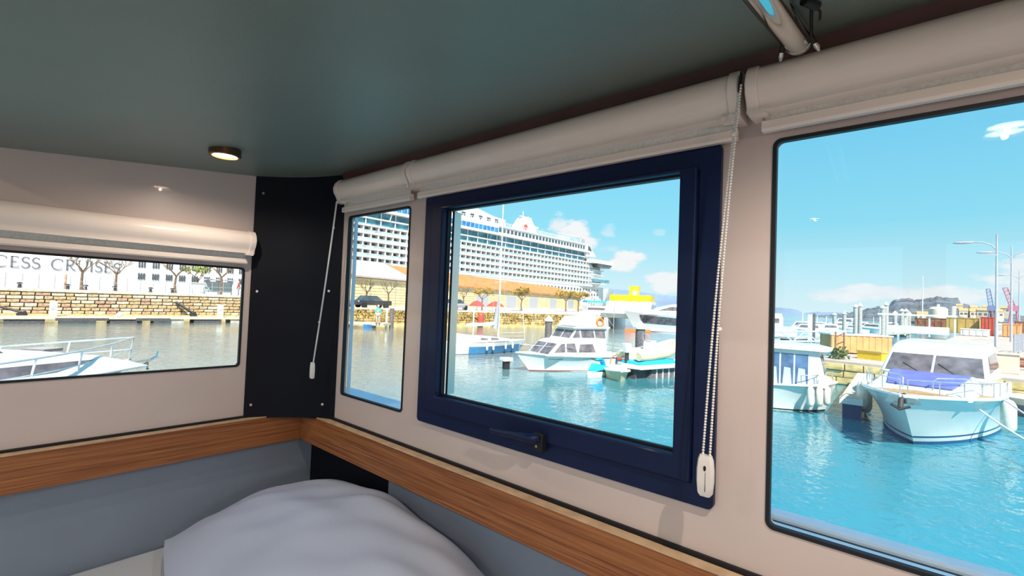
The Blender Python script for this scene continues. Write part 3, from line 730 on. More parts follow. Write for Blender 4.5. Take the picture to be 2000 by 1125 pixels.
# --- quay on the left: stone wall built stone by stone
def yl(x): return 59.6-.105*x
QL = -.35
ql = thing('quay_wall', 'old coursed stone quay wall seen through the low end window', None, (8, 60, WZ), kind='structure')
m = MB(); m.prism([(-70, yl(-70)+.25), (24, yl(24)+.25), (24, yl(24)+3), (-70, yl(-70)+3)], lambda a, b, d: (a, b, d), WZ-.4, QL-.28); m.build('core', 'mortar', ql, world=True)
m = MB(); m.prism([(-70, yl(-70)-.1), (24, yl(24)-.1), (24, yl(24)+1.3), (-70, yl(-70)+1.3)], lambda a, b, d: (a, b, d), QL-.28, QL); m.build('coping', 'granite', ql, world=True, bevel=.03)
m = MB(); m.prism([(-70, yl(-70)-.9), (24, yl(24)-.9), (24, yl(24)+.3), (-70, yl(-70)+.3)], lambda a, b, d: (a, b, d), WZ-.4, WZ+.42); m.build('footing', 'algae_sand', ql, world=True, bevel=.05)
protos = []
rnd = random.Random(3)
for mi, mn in enumerate(('stone_ochre', 'stone_pale', 'stone_red', 'stone_ochre')):
    q = MB(); q.box(-.5, .5, -.5, .5, -.5, .5)
    q.v = [(a+rnd.uniform(-.04, .04), b, c+rnd.uniform(-.05, .05)) for a, b, c in q.v]
    q.v = [(a*(.93 if b < 0 else 1), b, c*(.9 if b < 0 else 1)) for a, b, c in q.v]
    protos.append((q, mn))
made = {}
zrow = WZ+.40; row = 0; cnt = 0
while zrow < QL-.33:
    hgt = min((.33, .29, .36, .31)[row % 4], QL-.28-zrow)
    x = -4.5+(row % 2)*.35
    while x < 23.5:
        ln = rnd.uniform(.55, 1.05); k = rnd.choice((0, 0, 1, 1, 2, 3) if x < 13 else (0, 0, 3, 1, 0))
        if k not in made: made[k] = protos[k][0].build('stone', protos[k][1], ql); o = made[k]
        else: o = made[k].copy(); COL.objects.link(o)
        cxp = x+ln/2; o.scale = (ln-.04, .34+rnd.uniform(-.05, .06), hgt-.035)
        o.location = (cxp-ql.location.x, yl(cxp)+.12-ql.location.y+rnd.uniform(-.03, .03), zrow+hgt/2-ql.location.z)
        o.rotation_euler = (0, 0, math.atan(-.105)); x += ln; cnt += 1
    zrow += hgt; row += 1
m = MB(); rnd2 = random.Random(8); zrow = WZ+.4
while zrow < QL-.4:
    x = -68.0
    while x < -4.6: ln = rnd2.uniform(.6, 1.1); m.obox((x+ln/2, yl(x)+.12, zrow+.16), (ln-.04, .36, .29), -.105); x += ln
    zrow += .325
m.build('stone_rows', 'stone_ochre', ql, world=True, kind='stuff')
m = MB(); m.prism([(-70, yl(-70)+1.2), (24, yl(24)+1.2), (24, 138.5), (-70, 138.5)], lambda a, b, d: (a, b, d), WZ, QL-.06)
m.build('quay_ground', 'paving', kind='structure', label='paved quay top behind the left stone wall', world=True)
# railing with posts
rl = thing('quay_railing', 'thin metal railing along the stone quay seen through the low window', 'railing', (8, 60.3, QL))
p0 = None
for i in range(27):
    x = -3+i*1.02
    if p0 is None: p0 = MB().tube([(0, 0, 0), (0, 0, 1.3)], .032, 6).build('post', 'grey_post', rl); o = p0
    else: o = p0.copy(); COL.objects.link(o)
    o.location = (x-rl.location.x, yl(x)+.5-rl.location.y, 0)
for z in (.35, .78):
    m = MB(); m.tube([(-4, yl(-4)+.5, QL+z), (24, yl(24)+.5, QL+z)], .024, 6); m.build('rail', 'grey_post', rl, world=True)
# bollards
for i, x in enumerate((3.0, 6.1, 7.3, 9.4, 12.2, 14.0)):
    m = MB(); m.lathe([(.16, 0), (.13, .08), (.11, .3), (.2, .38), (.2, .46), (.05, .52)], (x, yl(x)+1.0, QL), 10)
    o = m.build('bollard', 'dark_iron', world=True, smooth=40, label='dark iron bollard behind the quay railing, %s from the left' % ORD[i], category='bollard', group='bollards along the left quay')

# --- trees
def tree(loc, h, seed, label, crown=None, spread=1.0, fork=.42, group=None, cat='tree', depth=4):
    rn = random.Random(seed)
    o = thing('bare_tree' if crown is None else 'pollard_tree', label, cat, loc, group=group)
    m = MB(); m.tube([(0, 0, 0), (.03*h*rn.uniform(-1, 1), .02*h, h*fork*.5), (0, 0, h*fork)], [h*.034, h*.026, h*.022], 7); m.build('trunk', 'bark', o, smooth=60)
    tips = []
    m = MB()
    def grow(p, d, l, r, k):
        q = p+d*l; mid = p.lerp(q, .5)+Vector((rn.uniform(-1, 1), rn.uniform(-1, 1), rn.uniform(0, 1)))*l*.08
        m.tube([p, mid, q], [r, r*.8, r*.6], 4 if k < 3 else 5)
        if k == 0: tips.append(q); return
        for j in range(3 if k > 1 else 2):
            a = Vector((rn.uniform(-1, 1)*spread, rn.uniform(-1, 1)*spread, rn.uniform(-.1, .55)))
            grow(q, (d*.75+a*.75).normalized(), l*rn.uniform(.6, .82), r*.6, k-1)
    n0 = 4
    for j in range(n0):
        a = 2*math.pi*(j+rn.random()*.5)/n0
        grow(Vector((0, 0, h*fork*.97)), Vector((math.cos(a)*spread*.8, math.sin(a)*spread*.8, .75)).normalized(), h*.20, h*.015, depth-1)
    m.build('branches', 'bark', o)
    if crown:
        m = MB()
        for q in tips:
            for _ in range(crown[1]*2):
                c = q+Vector((rn.gauss(0, 1), rn.gauss(0, 1), rn.gauss(0, .7)))*h*.05
                a, b = Vector((rn.uniform(-1, 1), rn.uniform(-1, 1), rn.uniform(-1, 1))).normalized(), Vector((rn.uniform(-1, 1), rn.uniform(-1, 1), rn.uniform(-1, 1))).normalized()
                s = h*.042
                m.add([c-a*s, c+b*s*.6, c+a*s, c-b*s*.6], [(0, 1, 2, 3)])
        m.build('foliage', crown[0], o, kind='stuff')
    return o
G1 = 'bare plane trees on the left quay'
zl = QL-.06
for x, y, h, sd, lb in ((7.45, 63.5, 4.6, 11, 'bare tree in front of the ship lettering'), (10.1, 63.5, 4.4, 12, 'bare tree at the end of the ship lettering'), (15.2, 63, 4.6, 13, 'bare wide forked tree in front of the ship window openings'), (19.7, 63, 5.0, 15, 'bare tree beside the right end of the low window')):
    tree((x, y, zl), h, sd, lb, group=G1)
tree((17.6, 64, zl), 3.7, 14, 'small tree with yellow-green leaves on the left quay', crown=('leaf_green', 2), group=G1)
# a slim reddish lamp column and a box cabinet on the left quay
m = MB(); m.tube([(6.1, 62, zl), (6.1, 62, zl+1.5)], .10, 8); m.build('flag_column', 'stone_red', world=True, label='slim pinkish column beside the first bare tree', category='column')
kb = thing('utility_kiosk', 'cream utility cabinet standing on the left quay edge', 'cabinet', (16.3, yl(16.3)+1.3, zl))
m = MB(); m.box(-.55, .55, -.3, .3, 0, 1.15); m.build('body', 'white_paint', kb, bevel=.02); m = MB(); m.box(-.65, .65, -.38, .38, 1.15, 1.24); m.build('roof', 'door_grey', kb); m = MB(); m.box(-.45, .45, -.32, -.30, .1, 1.05); m.build('door', 'white_paint', kb)
kb.rotation_euler = (0, 0, -.105)
# shelter at the right
sh = thing('bus_shelter', 'flat roofed glass shelter on the left quay', 'shelter', (20.6, 66, zl))
m = MB(); m.box(-1.6, 1.6, -.8, .8, 1.75, 1.9); m.build('roof', 'door_grey', sh)
for x in (-1.5, 0, 1.5):
    m = MB(); m.tube([(x, .7, 0), (x, .7, 1.75)], .05, 6); m.build('post', 'grey_post', sh)
m = MB(); m.box(-1.5, 1.5, .68, .70, .3, 1.6); m.build('back_pane', 'balcony_glass', sh)

# --- floating pontoon below the left quay
pt = thing('floating_pontoon', 'long floating pontoon below the left stone quay', 'pontoon', (8, 52, WZ))
m = MB(); m.prism([(-30, 53.4), (22, 50.2), (22, 52.2), (-30, 55.4)], lambda a, b, d: (a, b, d), WZ+.34, WZ+.52); m.build('deck', 'pontoon_deck', pt, world=True)
for i in range(9):
    x = -6+i*3.0; y = 53.4-(x+30)*3.2/52
    m = MB(); m.obox((x, y+.95, WZ+.12), (2.2, 1.7, .5), -.0615); m.build('float', 'float_dark' if i % 2 else 'concrete', pt, world=True)
m = MB()
for x0, x1 in ((-5, -2), (4.6, 7.8), (9.6, 12)): 
    y = 53.4-((x0+x1)/2+30)*3.2/52; m.obox(((x0+x1)/2, y-.04, WZ+.32), (x1-x0, .08, .22), -.0615)
m.build('fender_strip', 'float_dark', pt, world=True, kind='stuff')
for x, lb in ((4.55, 'white service pedestal on the pontoon at the left'), (16.2, 'white service pedestal on the pontoon at the right')):
    y = 54.4-(x+30)*3.2/52
    o = thing('service_pedestal', lb, 'pedestal', (x, y, WZ+.52), group='white power pedestals on the pontoon')
    m = MB(); m.box(-.22, .22, -.18, .18, 0, 1.1); m.build('body', 'white_paint', o, bevel=.03); m = MB(); m.box(-.25, .25, -.2, .2, 1.1, 1.2); m.build('cap', 'white_paint', o, bevel=.04); m = MB(); m.box(-.14, .14, -.2, -.18, .55, .85); m.build('socket_panel', 'door_grey', o)
m = MB(); m.lathe([(.05, 0), (.2, .05), (.22, .2), (.12, .3), (.02, .32)], (8.6, 54.4-38.6*3.2/52, WZ+.52), 12); m.build('rope_coil', 'white_paint', world=True, label='white coiled rope heap on the pontoon', category='rope', smooth=50)
# gangway ramps from quay to pontoon
for (xa, ya, za), (xb, yb, zb), lb in (((-.8, 58.0, -1.0), (3.0, 56.6, -2.35), 'dark gangway sloping down the stone wall at the left edge'), ((14.0, 57.4, -1.25), (15.3, 56.6, -2.3), 'dark short ladder ramp on the ochre stone wall')):
    o = thing('gangway', lb, 'gangway', (xb, yb, zb))
    for s in (0, .5):
        m = MB(); m.tube([(xa, ya+s, za), (xb, yb+s, zb)], .10, 6); m.build('beam', 'dark_iron', o, world=True)
    m = MB(); m.tube([(xb, yb+.25, zb), (xb+.15, yb+.25, zb-.35)], .32, 8); m.build('foot', 'dark_iron', o, world=True)

# --- quay on the right part with the warehouse
QR = -1.15
qr = thing('quay_wall', 'weedy ochre stone quay wall below the warehouse', None, (38, 40, WZ), kind='structure')
A_, B_2 = Vector((17.5, 49.1)), Vector((57, 32.6))
ud = (B_2-A_).normalized(); nd = Vector((-ud.y, ud.x))
def qpt(t, o_): p = A_+ud*t+nd*o_; return (p.x, p.y)
LQ = (B_2-A_).length
m = MB(); m.prism([qpt(0, .3), qpt(LQ, .3), qpt(LQ, 4), qpt(0, 4)], lambda a, b, d: (a, b, d), WZ-.4, QR-.2); m.build('core', 'mossy_stone', qr, world=True)
m = MB(); m.prism([qpt(0, -.05), qpt(LQ, -.05), qpt(LQ, 1.0), qpt(0, 1.0)], lambda a, b, d: (a, b, d), QR-.2, QR); m.build('coping', 'granite', qr, world=True, bevel=.03)
m = MB(); m.prism([qpt(0, -.35), qpt(LQ, -.35), qpt(LQ, .4), qpt(0, .4)], lambda a, b, d: (a, b, d), WZ-.4, WZ+.22); m.build('footing', 'algae_sand', qr, world=True, bevel=.05)
m = MB(); rn = random.Random(5); z = WZ+.15; ang = math.atan2(ud.y, ud.x)
while z < QR-.3:
    t = 0.0
    while t < LQ-.9:
        ln = rn.uniform(.5, 1.0); p = qpt(t+ln/2, .18+rn.uniform(-.09, .05)); m.obox((p[0], p[1], z+.15), (ln-.05, .4, .27), ang+rn.uniform(-.03, .03)); t += ln
    z += .30
m.build('stone_rows', 'mossy_stone', qr, world=True, kind='stuff')
m = MB(); rn = random.Random(6)
for _ in range(1500):
    t = rn.uniform(.5, LQ-.5); h_ = min(1.5, abs(rn.gauss(0, .55))); p = qpt(t, -.08-rn.random()*.14); c = Vector((p[0], p[1], QR-.15-h_)); s = rn.uniform(.05, .13)
    a, b = Vector((rn.uniform(-1, 1), rn.uniform(-1, 1), rn.uniform(-1, 1))).normalized(), Vector((rn.uniform(-1, 1), rn.uniform(-1, 1), rn.uniform(-1, 1))).normalized()
    m.add([c-a*s, c+b*s, c+a*s, c-b*s], [(0, 1, 2, 3)])
m.build('weeds', 'leaf_orange', qr, world=True, kind='stuff')
zr = QR-.10
m = MB(); m.prism([qpt(0, .9), qpt(LQ, .9), (120, 80), (260, 128), (260, 138.5), (24.2, 138.5), (24.2, 49.2)], lambda a, b, d: (a, b, d), WZ, zr)
m.build('quay_ground', 'paving', kind='structure', label='paved quay top in front of the warehouse', world=True)

# --- warehouse: u along the long side, n across
P0 = Vector((33.7, 57.2)); wu = Vector((.963, .27)).normalized(); wn = Vector((-wu.y, wu.x))
wang = math.atan2(wu.y, wu.x)
def wp(u, n, z): p = P0+wu*u+wn*n; return (p.x, p.y, z)
LW, DW, ZE, ZR = 102.0, 12.0, 2.62, 5.2
wh = thing('warehouse', 'long yellow stone harbour warehouse with an orange tiled roof', 'warehouse', (P0.x, P0.y, zr))
GB = 12.9   # the grey-roofed end block
m = MB(); m.prism([(0, 0), (LW, 0), (LW, DW), (0, DW)], lambda a, b, d: wp(a, b, d), zr, ZE); m.build('stone_walls', 'warehouse_stone', wh, world=True)
m = MB(); m.prism([(0, ZE), (DW, ZE), (DW/2, ZR)], lambda a, b, d: wp(d, a, b), 0, .5); m.build('gable', 'warehouse_stone', wh, world=True)
def slope(u0, u1, hip1, mt, lift=0.0):
    e = .5; th = .22; zz = ZE-.1+lift
    m = MB()
    a = [wp(u0-.4, -e, zz), wp(u1, -e, zz), wp(u1-hip1, DW/2, ZR+lift), wp(u0-.4, DW/2, ZR+lift)]
    b = [wp(u0-.4, DW+e, zz), wp(u1, DW+e, zz)]
    up_ = Vector((0, 0, th))
    for q in ([a[0], a[1], a[2], a[3]], [b[1], b[0], a[3], a[2]], [a[1], b[1], a[2]]):
        v = [Vector(p) for p in q]; n = len(v)
        m.add(v+[p+up_ for p in v], [tuple(range(n)), tuple(range(2*n-1, n-1, -1))]+[(j, (j+1) % n, n+(j+1) % n, n+j) for j in range(n)])
    return m.build('roof', mt, wh, world=True)
slope(0, GB, 0, 'roof_grey', .12); slope(GB+.4, LW+.5, 9, 'roof_orange')
m = MB()
for z in [zr+.42*i for i in range(1, 11)]: m.prism([(0, -.03), (LW, -.03), (LW, .02), (0, .02)], lambda a, b, d: wp(a, b, d), z, z+.05)
m.build('course_lines', 'warehouse_joint', wh, world=True, kind='stuff')
d0 = None
for u in (34, 47.5, 60.5, 74.5, 90):
    mm = MB(); mm.box(-1.3, 3.9, -.10, .1, 0, 2.7)
    if d0 is None: d0 = mm.build('door', 'door_grey', wh); o = d0
    else: o = d0.copy(); COL.objects.link(o)
    q = Vector(wp(u, 0, zr))-wh.location; o.location = q; o.rotation_euler = (0, 0, wang)
for u in (3, 8.5): 
    m = MB(); m.prism([(u, -.05), (u+.12, -.05), (u+.12, .05), (u, .05)], lambda a, b, d: wp(a, b, d), zr, ZE); m.build('downpipe', 'grey_post', wh, world=True)
for n_, z in ((3.0, .2), (8.5, .2), (6.2, 3.4)):
    m = MB(); m.prism([(n_, z), (n_+1.3, z), (n_+1.3, z+1.7), (n_, z+1.7)], lambda a, b, d: wp(d, a, b), -.06, .1); wi = m.build('window', 'stone_red', wh, world=True)
    m = MB(); m.prism([(n_-.2, z-.25), (n_+1.5, z-.25), (n_+1.5, z), (n_-.2, z)], lambda a, b, d: wp(d, a, b), -.12, .1); m.build('sill', 'granite', wi, world=True)
# trees before the warehouse
G2 = 'trees in front of the warehouse'
for x, y, h, sd, lb, cr in ((31.0, 49.7, 3.9, 21, 'bare tree on the quay before the warehouse end', None), (33.3, 48.7, 3.9, 22, 'second bare tree on the quay beside the grey roof', None), (44.0, 46.9, 3.6, 23, 'leafless topped tree left of the red parasols', None), (47.1, 46.4, 3.5, 24, 'small yellow-leaved tree behind the red parasols', ('leaf_orange', 3)),
                               (56.9, 47.4, 3.9, 25, 'round yellow-green tree between two grey warehouse doors', ('leaf_orange', 7)), (71.4, 49.0, 4.3, 26, 'wide yellow-leaved tree near the warehouse right end', ('leaf_orange', 4)), (76.3, 49.5, 4.3, 27, 'last yellowish tree at the warehouse right end', ('leaf_orange', 4))):
    tree((x, y, zr), h, sd, lb, crown=cr, spread=1.15 if cr else 1.0, fork=.45, group=G2)
# cars
def car(loc, rz, mt, label):
    o = thing('parked_car', label, 'car', loc, rz, group='cars parked by the warehouse')
    m = MB(); m.loft([[(x, y*s, z) for y, z in ((-.85, .35), (.85, .35), (.88, .7), (.8, .88), (-.8, .88), (-.88, .7))] for x, s in ((-2.1, .9), (-1.9, 1), (1.8, 1), (2.1, .88))]); m.build('body', mt, o, bevel=.05)
    m = MB(); m.loft([[(x0, -.78, .87), (x0, .78, .87), (x1, .62, 1.38), (x1, -.62, 1.38)] for x0, x1 in ((-1.7, -1.2), (1.0, .35))]); cb = m.build('cabin', 'ship_glass', o)
    m = MB(); m.box(-1.2, .35, -.62, .62, 1.36, 1.42); m.build('roof', mt, o)
    for x in (-1.3, 1.3):
        for y in (-.82, .82):
            m = MB(); m.tube([(x, y-.1, .32), (x, y+.1, .32)], .32, 14); m.build('wheel', 'tyre', o, smooth=40)
car((27.6, 50.0, zr), wang+.1, 'car_silver', 'silver car parked at the warehouse gable end')
car((30.6, 47.9, zr), wang-.4, 'car_black', 'black car parked under the bare trees')
car((41.3, 45.5, zr), wang+.05, 'car_silver', 'dark silver car left of the red parasols')
# parasols
for x, y, s, lb in ((42.4, 42.7, .85, 'open red parasol on the quay, left of the pair'), (46.2, 43.0, 1.0, 'open red parasol on the quay, right of the pair')):
    q = (x, y, zr); o = thing('parasol', lb, 'parasol', q, group='red cafe parasols'); o.scale = (.66, .66, .66)
    m = MB(); m.tube([(0, 0, 0), (0, 0, 2.0)], .04, 6); m.build('pole', 'white_paint', o)
    m = MB(); m.lathe([(1.75*s, .95), (1.7*s, 1.12), (.9*s, 1.75), (.05, 2.05), (.04, 2.0), (.85*s, 1.68), (1.66*s, 1.06)], n=8); m.build('canopy', 'red_paint', o)
# red buoy-like life ring cabinet and white post on the quay wall
q = qpt(24.2, -.75); o = thing('red_fender', 'red cylindrical fender hanging on the quay wall', 'fender', (q[0], q[1], WZ+.1))
m = MB(); m.lathe([(.1, 0), (.32, .12), (.36, .4), (.36, 1.2), (.30, 1.45), (.1, 1.6)], n=14); m.build('body', 'red_paint', o, smooth=50); m = MB(); m.tube([(0, 0, 1.55), (0, .3, 1.9)], .03, 5); m.build('rope', 'cord_white', o)
q = qpt(23.3, -.7); m = MB(); m.tube([(q[0], q[1], WZ-.3), (q[0], q[1], QR+.2)], .10, 10); m.build('guide_post', 'white_paint', world=True, label='white guide post at the quay wall beside the red fender', category='post')
# pontoon with pile in the narrow window
o = thing('floating_pontoon', 'short floating pontoon below the quay in the narrow window', 'pontoon', (25, 40, WZ))
def pslab(x0, y0, x1, y1, w, z0, z1):
    d = Vector((x1-x0, y1-y0)).normalized(); n = Vector((-d.y, d.x))*w
    return MB().prism([(x0, y0), (x1, y1), (x1+n.x, y1+n.y), (x0+n.x, y0+n.y)], lambda a, b, c: (a, b, c), z0, z1)
pslab(22.6, 45.4, 26.4, 39.2, 1.8, WZ+.28, WZ+.5).build('deck', 'pontoon_deck', o, world=True)
for t in (.05, .40, .78):
    p = Vector((22.6, 45.4)).lerp(Vector((26.4, 39.2)), t); m = MB(); m.obox((p.x+.35, p.y+.25, WZ+.1), (.9, .9, .5), -1.02); m.build('float', ('float_dark', 'float_dark', 'ship_blue_glass')[int(t*3)], o, world=True)
def pile(loc, h, r, label, cap=True, mt='float_dark', group=None):
    o = thing('mooring_pile', label, 'mooring pile', loc, group=group)
    m = MB(); m.lathe([(r, -.6), (r, h)], n=16); m.build('shaft', mt, o, smooth=40)
    if cap: m = MB(); m.lathe([(r*1.28, h-.06), (r*1.30, h+.05), (.03, h+r*1.55)], n=16); m.build('cone_cap', 'white_paint', o, smooth=30)
    return o
mat('pile_grey', (0.16, 0.14, 0.15), rough=0.7, var=0.2)
pile((28.0, 40.2, WZ), 1.95, .22, 'dark mooring pile beside the person on the pontoon', cap=False, mt='pile_grey')
m = MB(); m.tube([(27.2, 39.9, WZ), (27.2, 39.9, WZ+2.0)], .10, 8); m.build('guide_post', 'white_paint', world=True, label='slim white post beside the dark pile in the narrow window', category='post')
# ================================================================ boats
mat('boot_blue', (0.02, 0.08, 0.22), rough=0.3)
mat('hull_shade_blue', (0.05, 0.22, 0.45), rough=0.25, coat=.3)  # blue of shade and water reflection, used as a hull colour
mat('antifoul_red', (0.35, 0.10, 0.08), rough=0.6)
mat('antifoul_black', (0.02, 0.02, 0.022), rough=0.6)
mat('boat_window', (0.17, 0.15, 0.165), rough=0.08, var=0.25, scale=3)
mat('boat_window_blue', (0.10, 0.18, 0.34), rough=0.06, var=0.25, scale=3)
mat('canvas_blue', (0.14, 0.16, 0.50), rough=0.75, var=0.08, scale=4)
mat('canvas_white', (0.80, 0.77, 0.74), rough=0.8, var=0.03, scale=3)
mat('teak', (0.50, 0.30, 0.14), rough=0.7, var=0.15, scale=12)
mat('fender_white', (0.82, 0.80, 0.70), rough=0.4)
mat('orange_ring', (0.90, 0.22, 0.04), rough=0.5)
mat('cyan_cover', (0.02, 0.45, 0.75), rough=0.5, var=0.08)
mat('rib_beige', (0.72, 0.62, 0.40), rough=0.5, var=0.05)
mat('curtain', (0.55, 0.58, 0.62), rough=0.8, var=0.1, stretch=(30, 30, 1))
mat('yellow_paint', (0.85, 0.55, 0.01), rough=0.4)
mat('rope_tan', (0.62, 0.52, 0.38), rough=0.9)

mat('rail_white', (.80, .80, .82), rough=.2, metal=.5)
class Hull:
    """stern at x = 0, bow at x = L, waterline z = 0"""
    def __init__(s, L, B, zs0, zs1, rake=.5, full=.5, flare=.55, chine=.25, p=2.2, keel=-.35, stern=.9):
        s.L, s.B, s.zs0, s.zs1, s.rake, s.full, s.flare, s.p, s.keel, s.stern = L, B, zs0, zs1, rake, full, flare, p, keel, stern
    def sheer(s, t): return s.zs0+(s.zs1-s.zs0)*t**2
    def bd(s, t):
        a = s.stern+(1-s.stern)*min(1, t/.4)
        return s.B/2*a*(max(0.0, 1-max(0, (t-s.full)/(1-s.full))**s.p))
    def bw(s, t):
        a = s.stern+(1-s.stern)*min(1, t/.4); f = s.full*.55
        return s.B/2*.90*a*max(0.0, 1-max(0, (t-f)/(1-f))**(s.p*.72))
    def pt(s, t, v, sg=1, off=0.0):
        """v: 0 keel, .3 waterline, 1 sheer"""
        zs = s.sheer(t)
        if v < .3:
            k = v/.3; z = s.keel*(1-k); y = s.bw(t)*k**.7
        else:
            k = (v-.3)/.7; z = zs*k; y = s.bw(t)+(s.bd(t)-s.bw(t))*(k**(1/s.flare))
        x = s.L*t-s.rake*(max(0, t-.45)/.55)**2*(1-max(-.3, z)/s.zs1)
        return (x, sg*(y+off), z)
    def shell(s, v0=0.0, v1=1.0, t0=0.0, t1=1.0, off=0.0, n=26, nv=10, sides=(1, -1), caps=True):
        m = MB()
        ts = [t0+(t1-t0)*i/n for i in range(n+1)]
        for sg in sides:
            m.loft([[s.pt(t, v0+(v1-v0)*j/nv, sg, off) for j in range(nv+1)] for t in ts], closed=False, caps=False)
        if caps and t0 == 0:
            a = [s.pt(0, v0+(v1-v0)*j/nv, 1) for j in range(nv+1)]; b = [s.pt(0, v0+(v1-v0)*j/nv, -1) for j in range(nv+1)]
            m.add(a+list(reversed(b)), [tuple(range(2*nv+2))])
        return m
    def deck(s, dz=-.04, t0=0.0, t1=.995, inset=.02, n=26):
        m = MB(); ts = [t0+(t1-t0)*i/n for i in range(n+1)]
        ring = [[(s.pt(t, 1)[0], max(0.001, s.bd(t)-inset)*sg, s.sheer(t)+dz) for sg in (1, 0, -1)] for t in ts]
        for r_ in ring: r_[1] = (r_[1][0], 0, r_[1][2]+.05)
        m.loft(ring, closed=False, caps=False)
        return m
    def line(s, v, t0, t1, sg, off=0.0, dz=0.0, n=24):
        out = []
        for i in range(n+1):
            p = s.pt(t0+(t1-t0)*i/n, v, sg, off); out.append((p[0], p[1], p[2]+dz))
        return out
def cabin(m, prof, wb, wt, zb, zt):
    """closed side profile in (x, z) extruded across, narrowing with height"""
    w = lambda z: wb+(wt-wb)*(z-zb)/(zt-zb)
    return m.loft([[(x, -w(z), z) for x, z in prof], [(x, w(z), z) for x, z in prof]])
def side_pane(poly, wb, wt, zb, zt, sg, th=.012):
    w = lambda z: wb+(wt-wb)*(z-zb)/(zt-zb)
    m = MB(); n = len(poly)
    m.add([(x, sg*(w(z)-.004), z) for x, z in poly]+[(x, sg*(w(z)+th), z) for x, z in poly], [tuple(range(n)), tuple(range(2*n-1, n-1, -1))]+[(j, (j+1) % n, n+(j+1) % n, n+j) for j in range(n)])
    return m
def front_pane(p0, p1, y0, y1, y0t=None, y1t=None, th=.012):
    """between profile points p0 (low) and p1 (high), facing forward"""
    y0t = y0 if y0t is None else y0t; y1t = y1 if y1t is None else y1t
    d = Vector((p1[0]-p0[0], p1[1]-p0[1])).normalized(); nn = Vector((d.y, -d.x))
    m = MB(); q = [(p0[0], y0, p0[1]), (p0[0], y1, p0[1]), (p1[0], y1t, p1[1]), (p1[0], y0t, p1[1])]
    m.add([(a-nn.x*.004, b, c-nn.y*.004) for a, b, c in q]+[(a+nn.x*th, b, c+nn.y*th) for a, b, c in q], [(0, 1, 2, 3), (7, 6, 5, 4), (0, 4, 5, 1), (1, 5, 6, 2), (2, 6, 7, 3), (3, 7, 4, 0)])
    return m
def rail_of(h, root, t0, t1, hgt, n, mt='rail_metal', r=.014, mid=True, inset=.08, lean=0.0):
    for sg in (1, -1):
        base = [h.pt(t0+(t1-t0)*i/n, 1, sg) for i in range(n+1)]
        base = [(x, (abs(y)-inset)*sg if abs(y) > inset else 0, z) for x, y, z in base]
        top = [(x+lean, y, z+hgt) for x, y, z in base]
        m = MB(); m.tube(top, r, 6); m.build('rail', mt, root, smooth=60)
        if mid: m = MB(); m.tube([(x+lean*.5, y, z+hgt*.5) for x, y, z in base], r*.6, 5); m.build('guard_wire', mt, root)
        for a, b in zip(base[::2], top[::2]):
            m = MB(); m.tube([a, b], r*.9, 6); m.build('stanchion', mt, root)
def fender(root, p, l=.55, r=.11, mt='fender_white', name='fender'):
    m = MB(); m.lathe([(.02, -l-.02), (r*.6, -l), (r, -l*.85), (r, -l*.15), (r*.6, 0), (.02, .03)], p, 12); f = m.build(name, mt, root, smooth=50)
    m = MB(); m.tube([(p[0], p[1], p[2]), (p[0], p[1]*.96, p[2]+.25)], .012, 5); m.build('lanyard', 'cord_white', f)
    return f
def heading(bx, by): return math.atan2(by, bx)

# --- white motor yacht, bow towards the viewer (large window)
L = 8.6; hv = (-.990, .135); a = heading(*hv)
H = Hull(L, 2.85, 1.05, 1.30, rake=1.5, full=.52, flare=.62, p=2.3, keel=-.4)
tip = (13.45, .34)
yt = thing('motor_yacht', 'white motor yacht moored bow-on with a blue deck cover', 'motor yacht', (tip[0]-hv[0]*L, tip[1]-hv[1]*L, WZ), a)
H.shell().build('hull', 'gelcoat', yt, smooth=35)
H.shell(.30, .345, off=.006, caps=False, nv=2).build('boot_stripe', 'boot_blue', yt, smooth=35)
H.shell(.40, .425, off=.005, caps=False, nv=2).build('hull_stripe', 'boot_blue', yt, smooth=35)
H.deck().build('deck', 'gelcoat', yt, smooth=35)
H.deck(dz=-.005, t0=.62, t1=.97, inset=.10).build('side_deck_teak', 'teak', yt, smooth=35)
for sg in (1, -1):
    m = MB(); m.tube(H.line(.99, 0, 1, sg), .045, 8); m.build('rubbing_strake', 'gelcoat', yt, smooth=60)
zc0 = 1.12
m = MB(); cabin(m, [(2.6, zc0), (7.1, zc0+.02), (6.9, 1.26), (5.3, 1.50), (4.6, 1.52), (2.6, 1.52)], 1.02, .86, zc0, 1.52); m.build('coachroof', 'gelcoat', yt, bevel=.05, seg=3, smooth=40)
m = MB(); cabin(m, [(1.0, 1.2), (4.75, 1.42), (4.05, 2.02), (3.7, 2.20), (3.0, 2.30), (1.2, 2.32), (1.0, 2.25)], 1.17, .98, 1.2, 2.32); wh_ = m.build('wheelhouse', 'gelcoat', yt, bevel=.07, seg=3, smooth=45)
for y0, y1, y0t, y1t in ((-1.02, -.03, -.94, -.03), (.03, 1.02, .03, .94)):
    front_pane((4.66, 1.50), (4.12, 1.965), y0, y1, y0t, y1t).build('windscreen', 'boat_window', yt)
for sg in (1, -1): side_pane([(1.4, 1.62), (4.3, 1.62), (3.85, 2.02), (1.4, 2.05)], 1.17, .98, 1.2, 2.32, sg).build('side_window', 'boat_window', yt)
m = MB(); m.tube([(4.68, .5, 1.50), (4.40, .1, 1.76)], .012, 5); m.build('wiper', 'dark_iron', yt); m = MB(); m.tube([(4.68, -.25, 1.50), (4.44, -.65, 1.72)], .012, 5); m.build('wiper', 'dark_iron', yt)
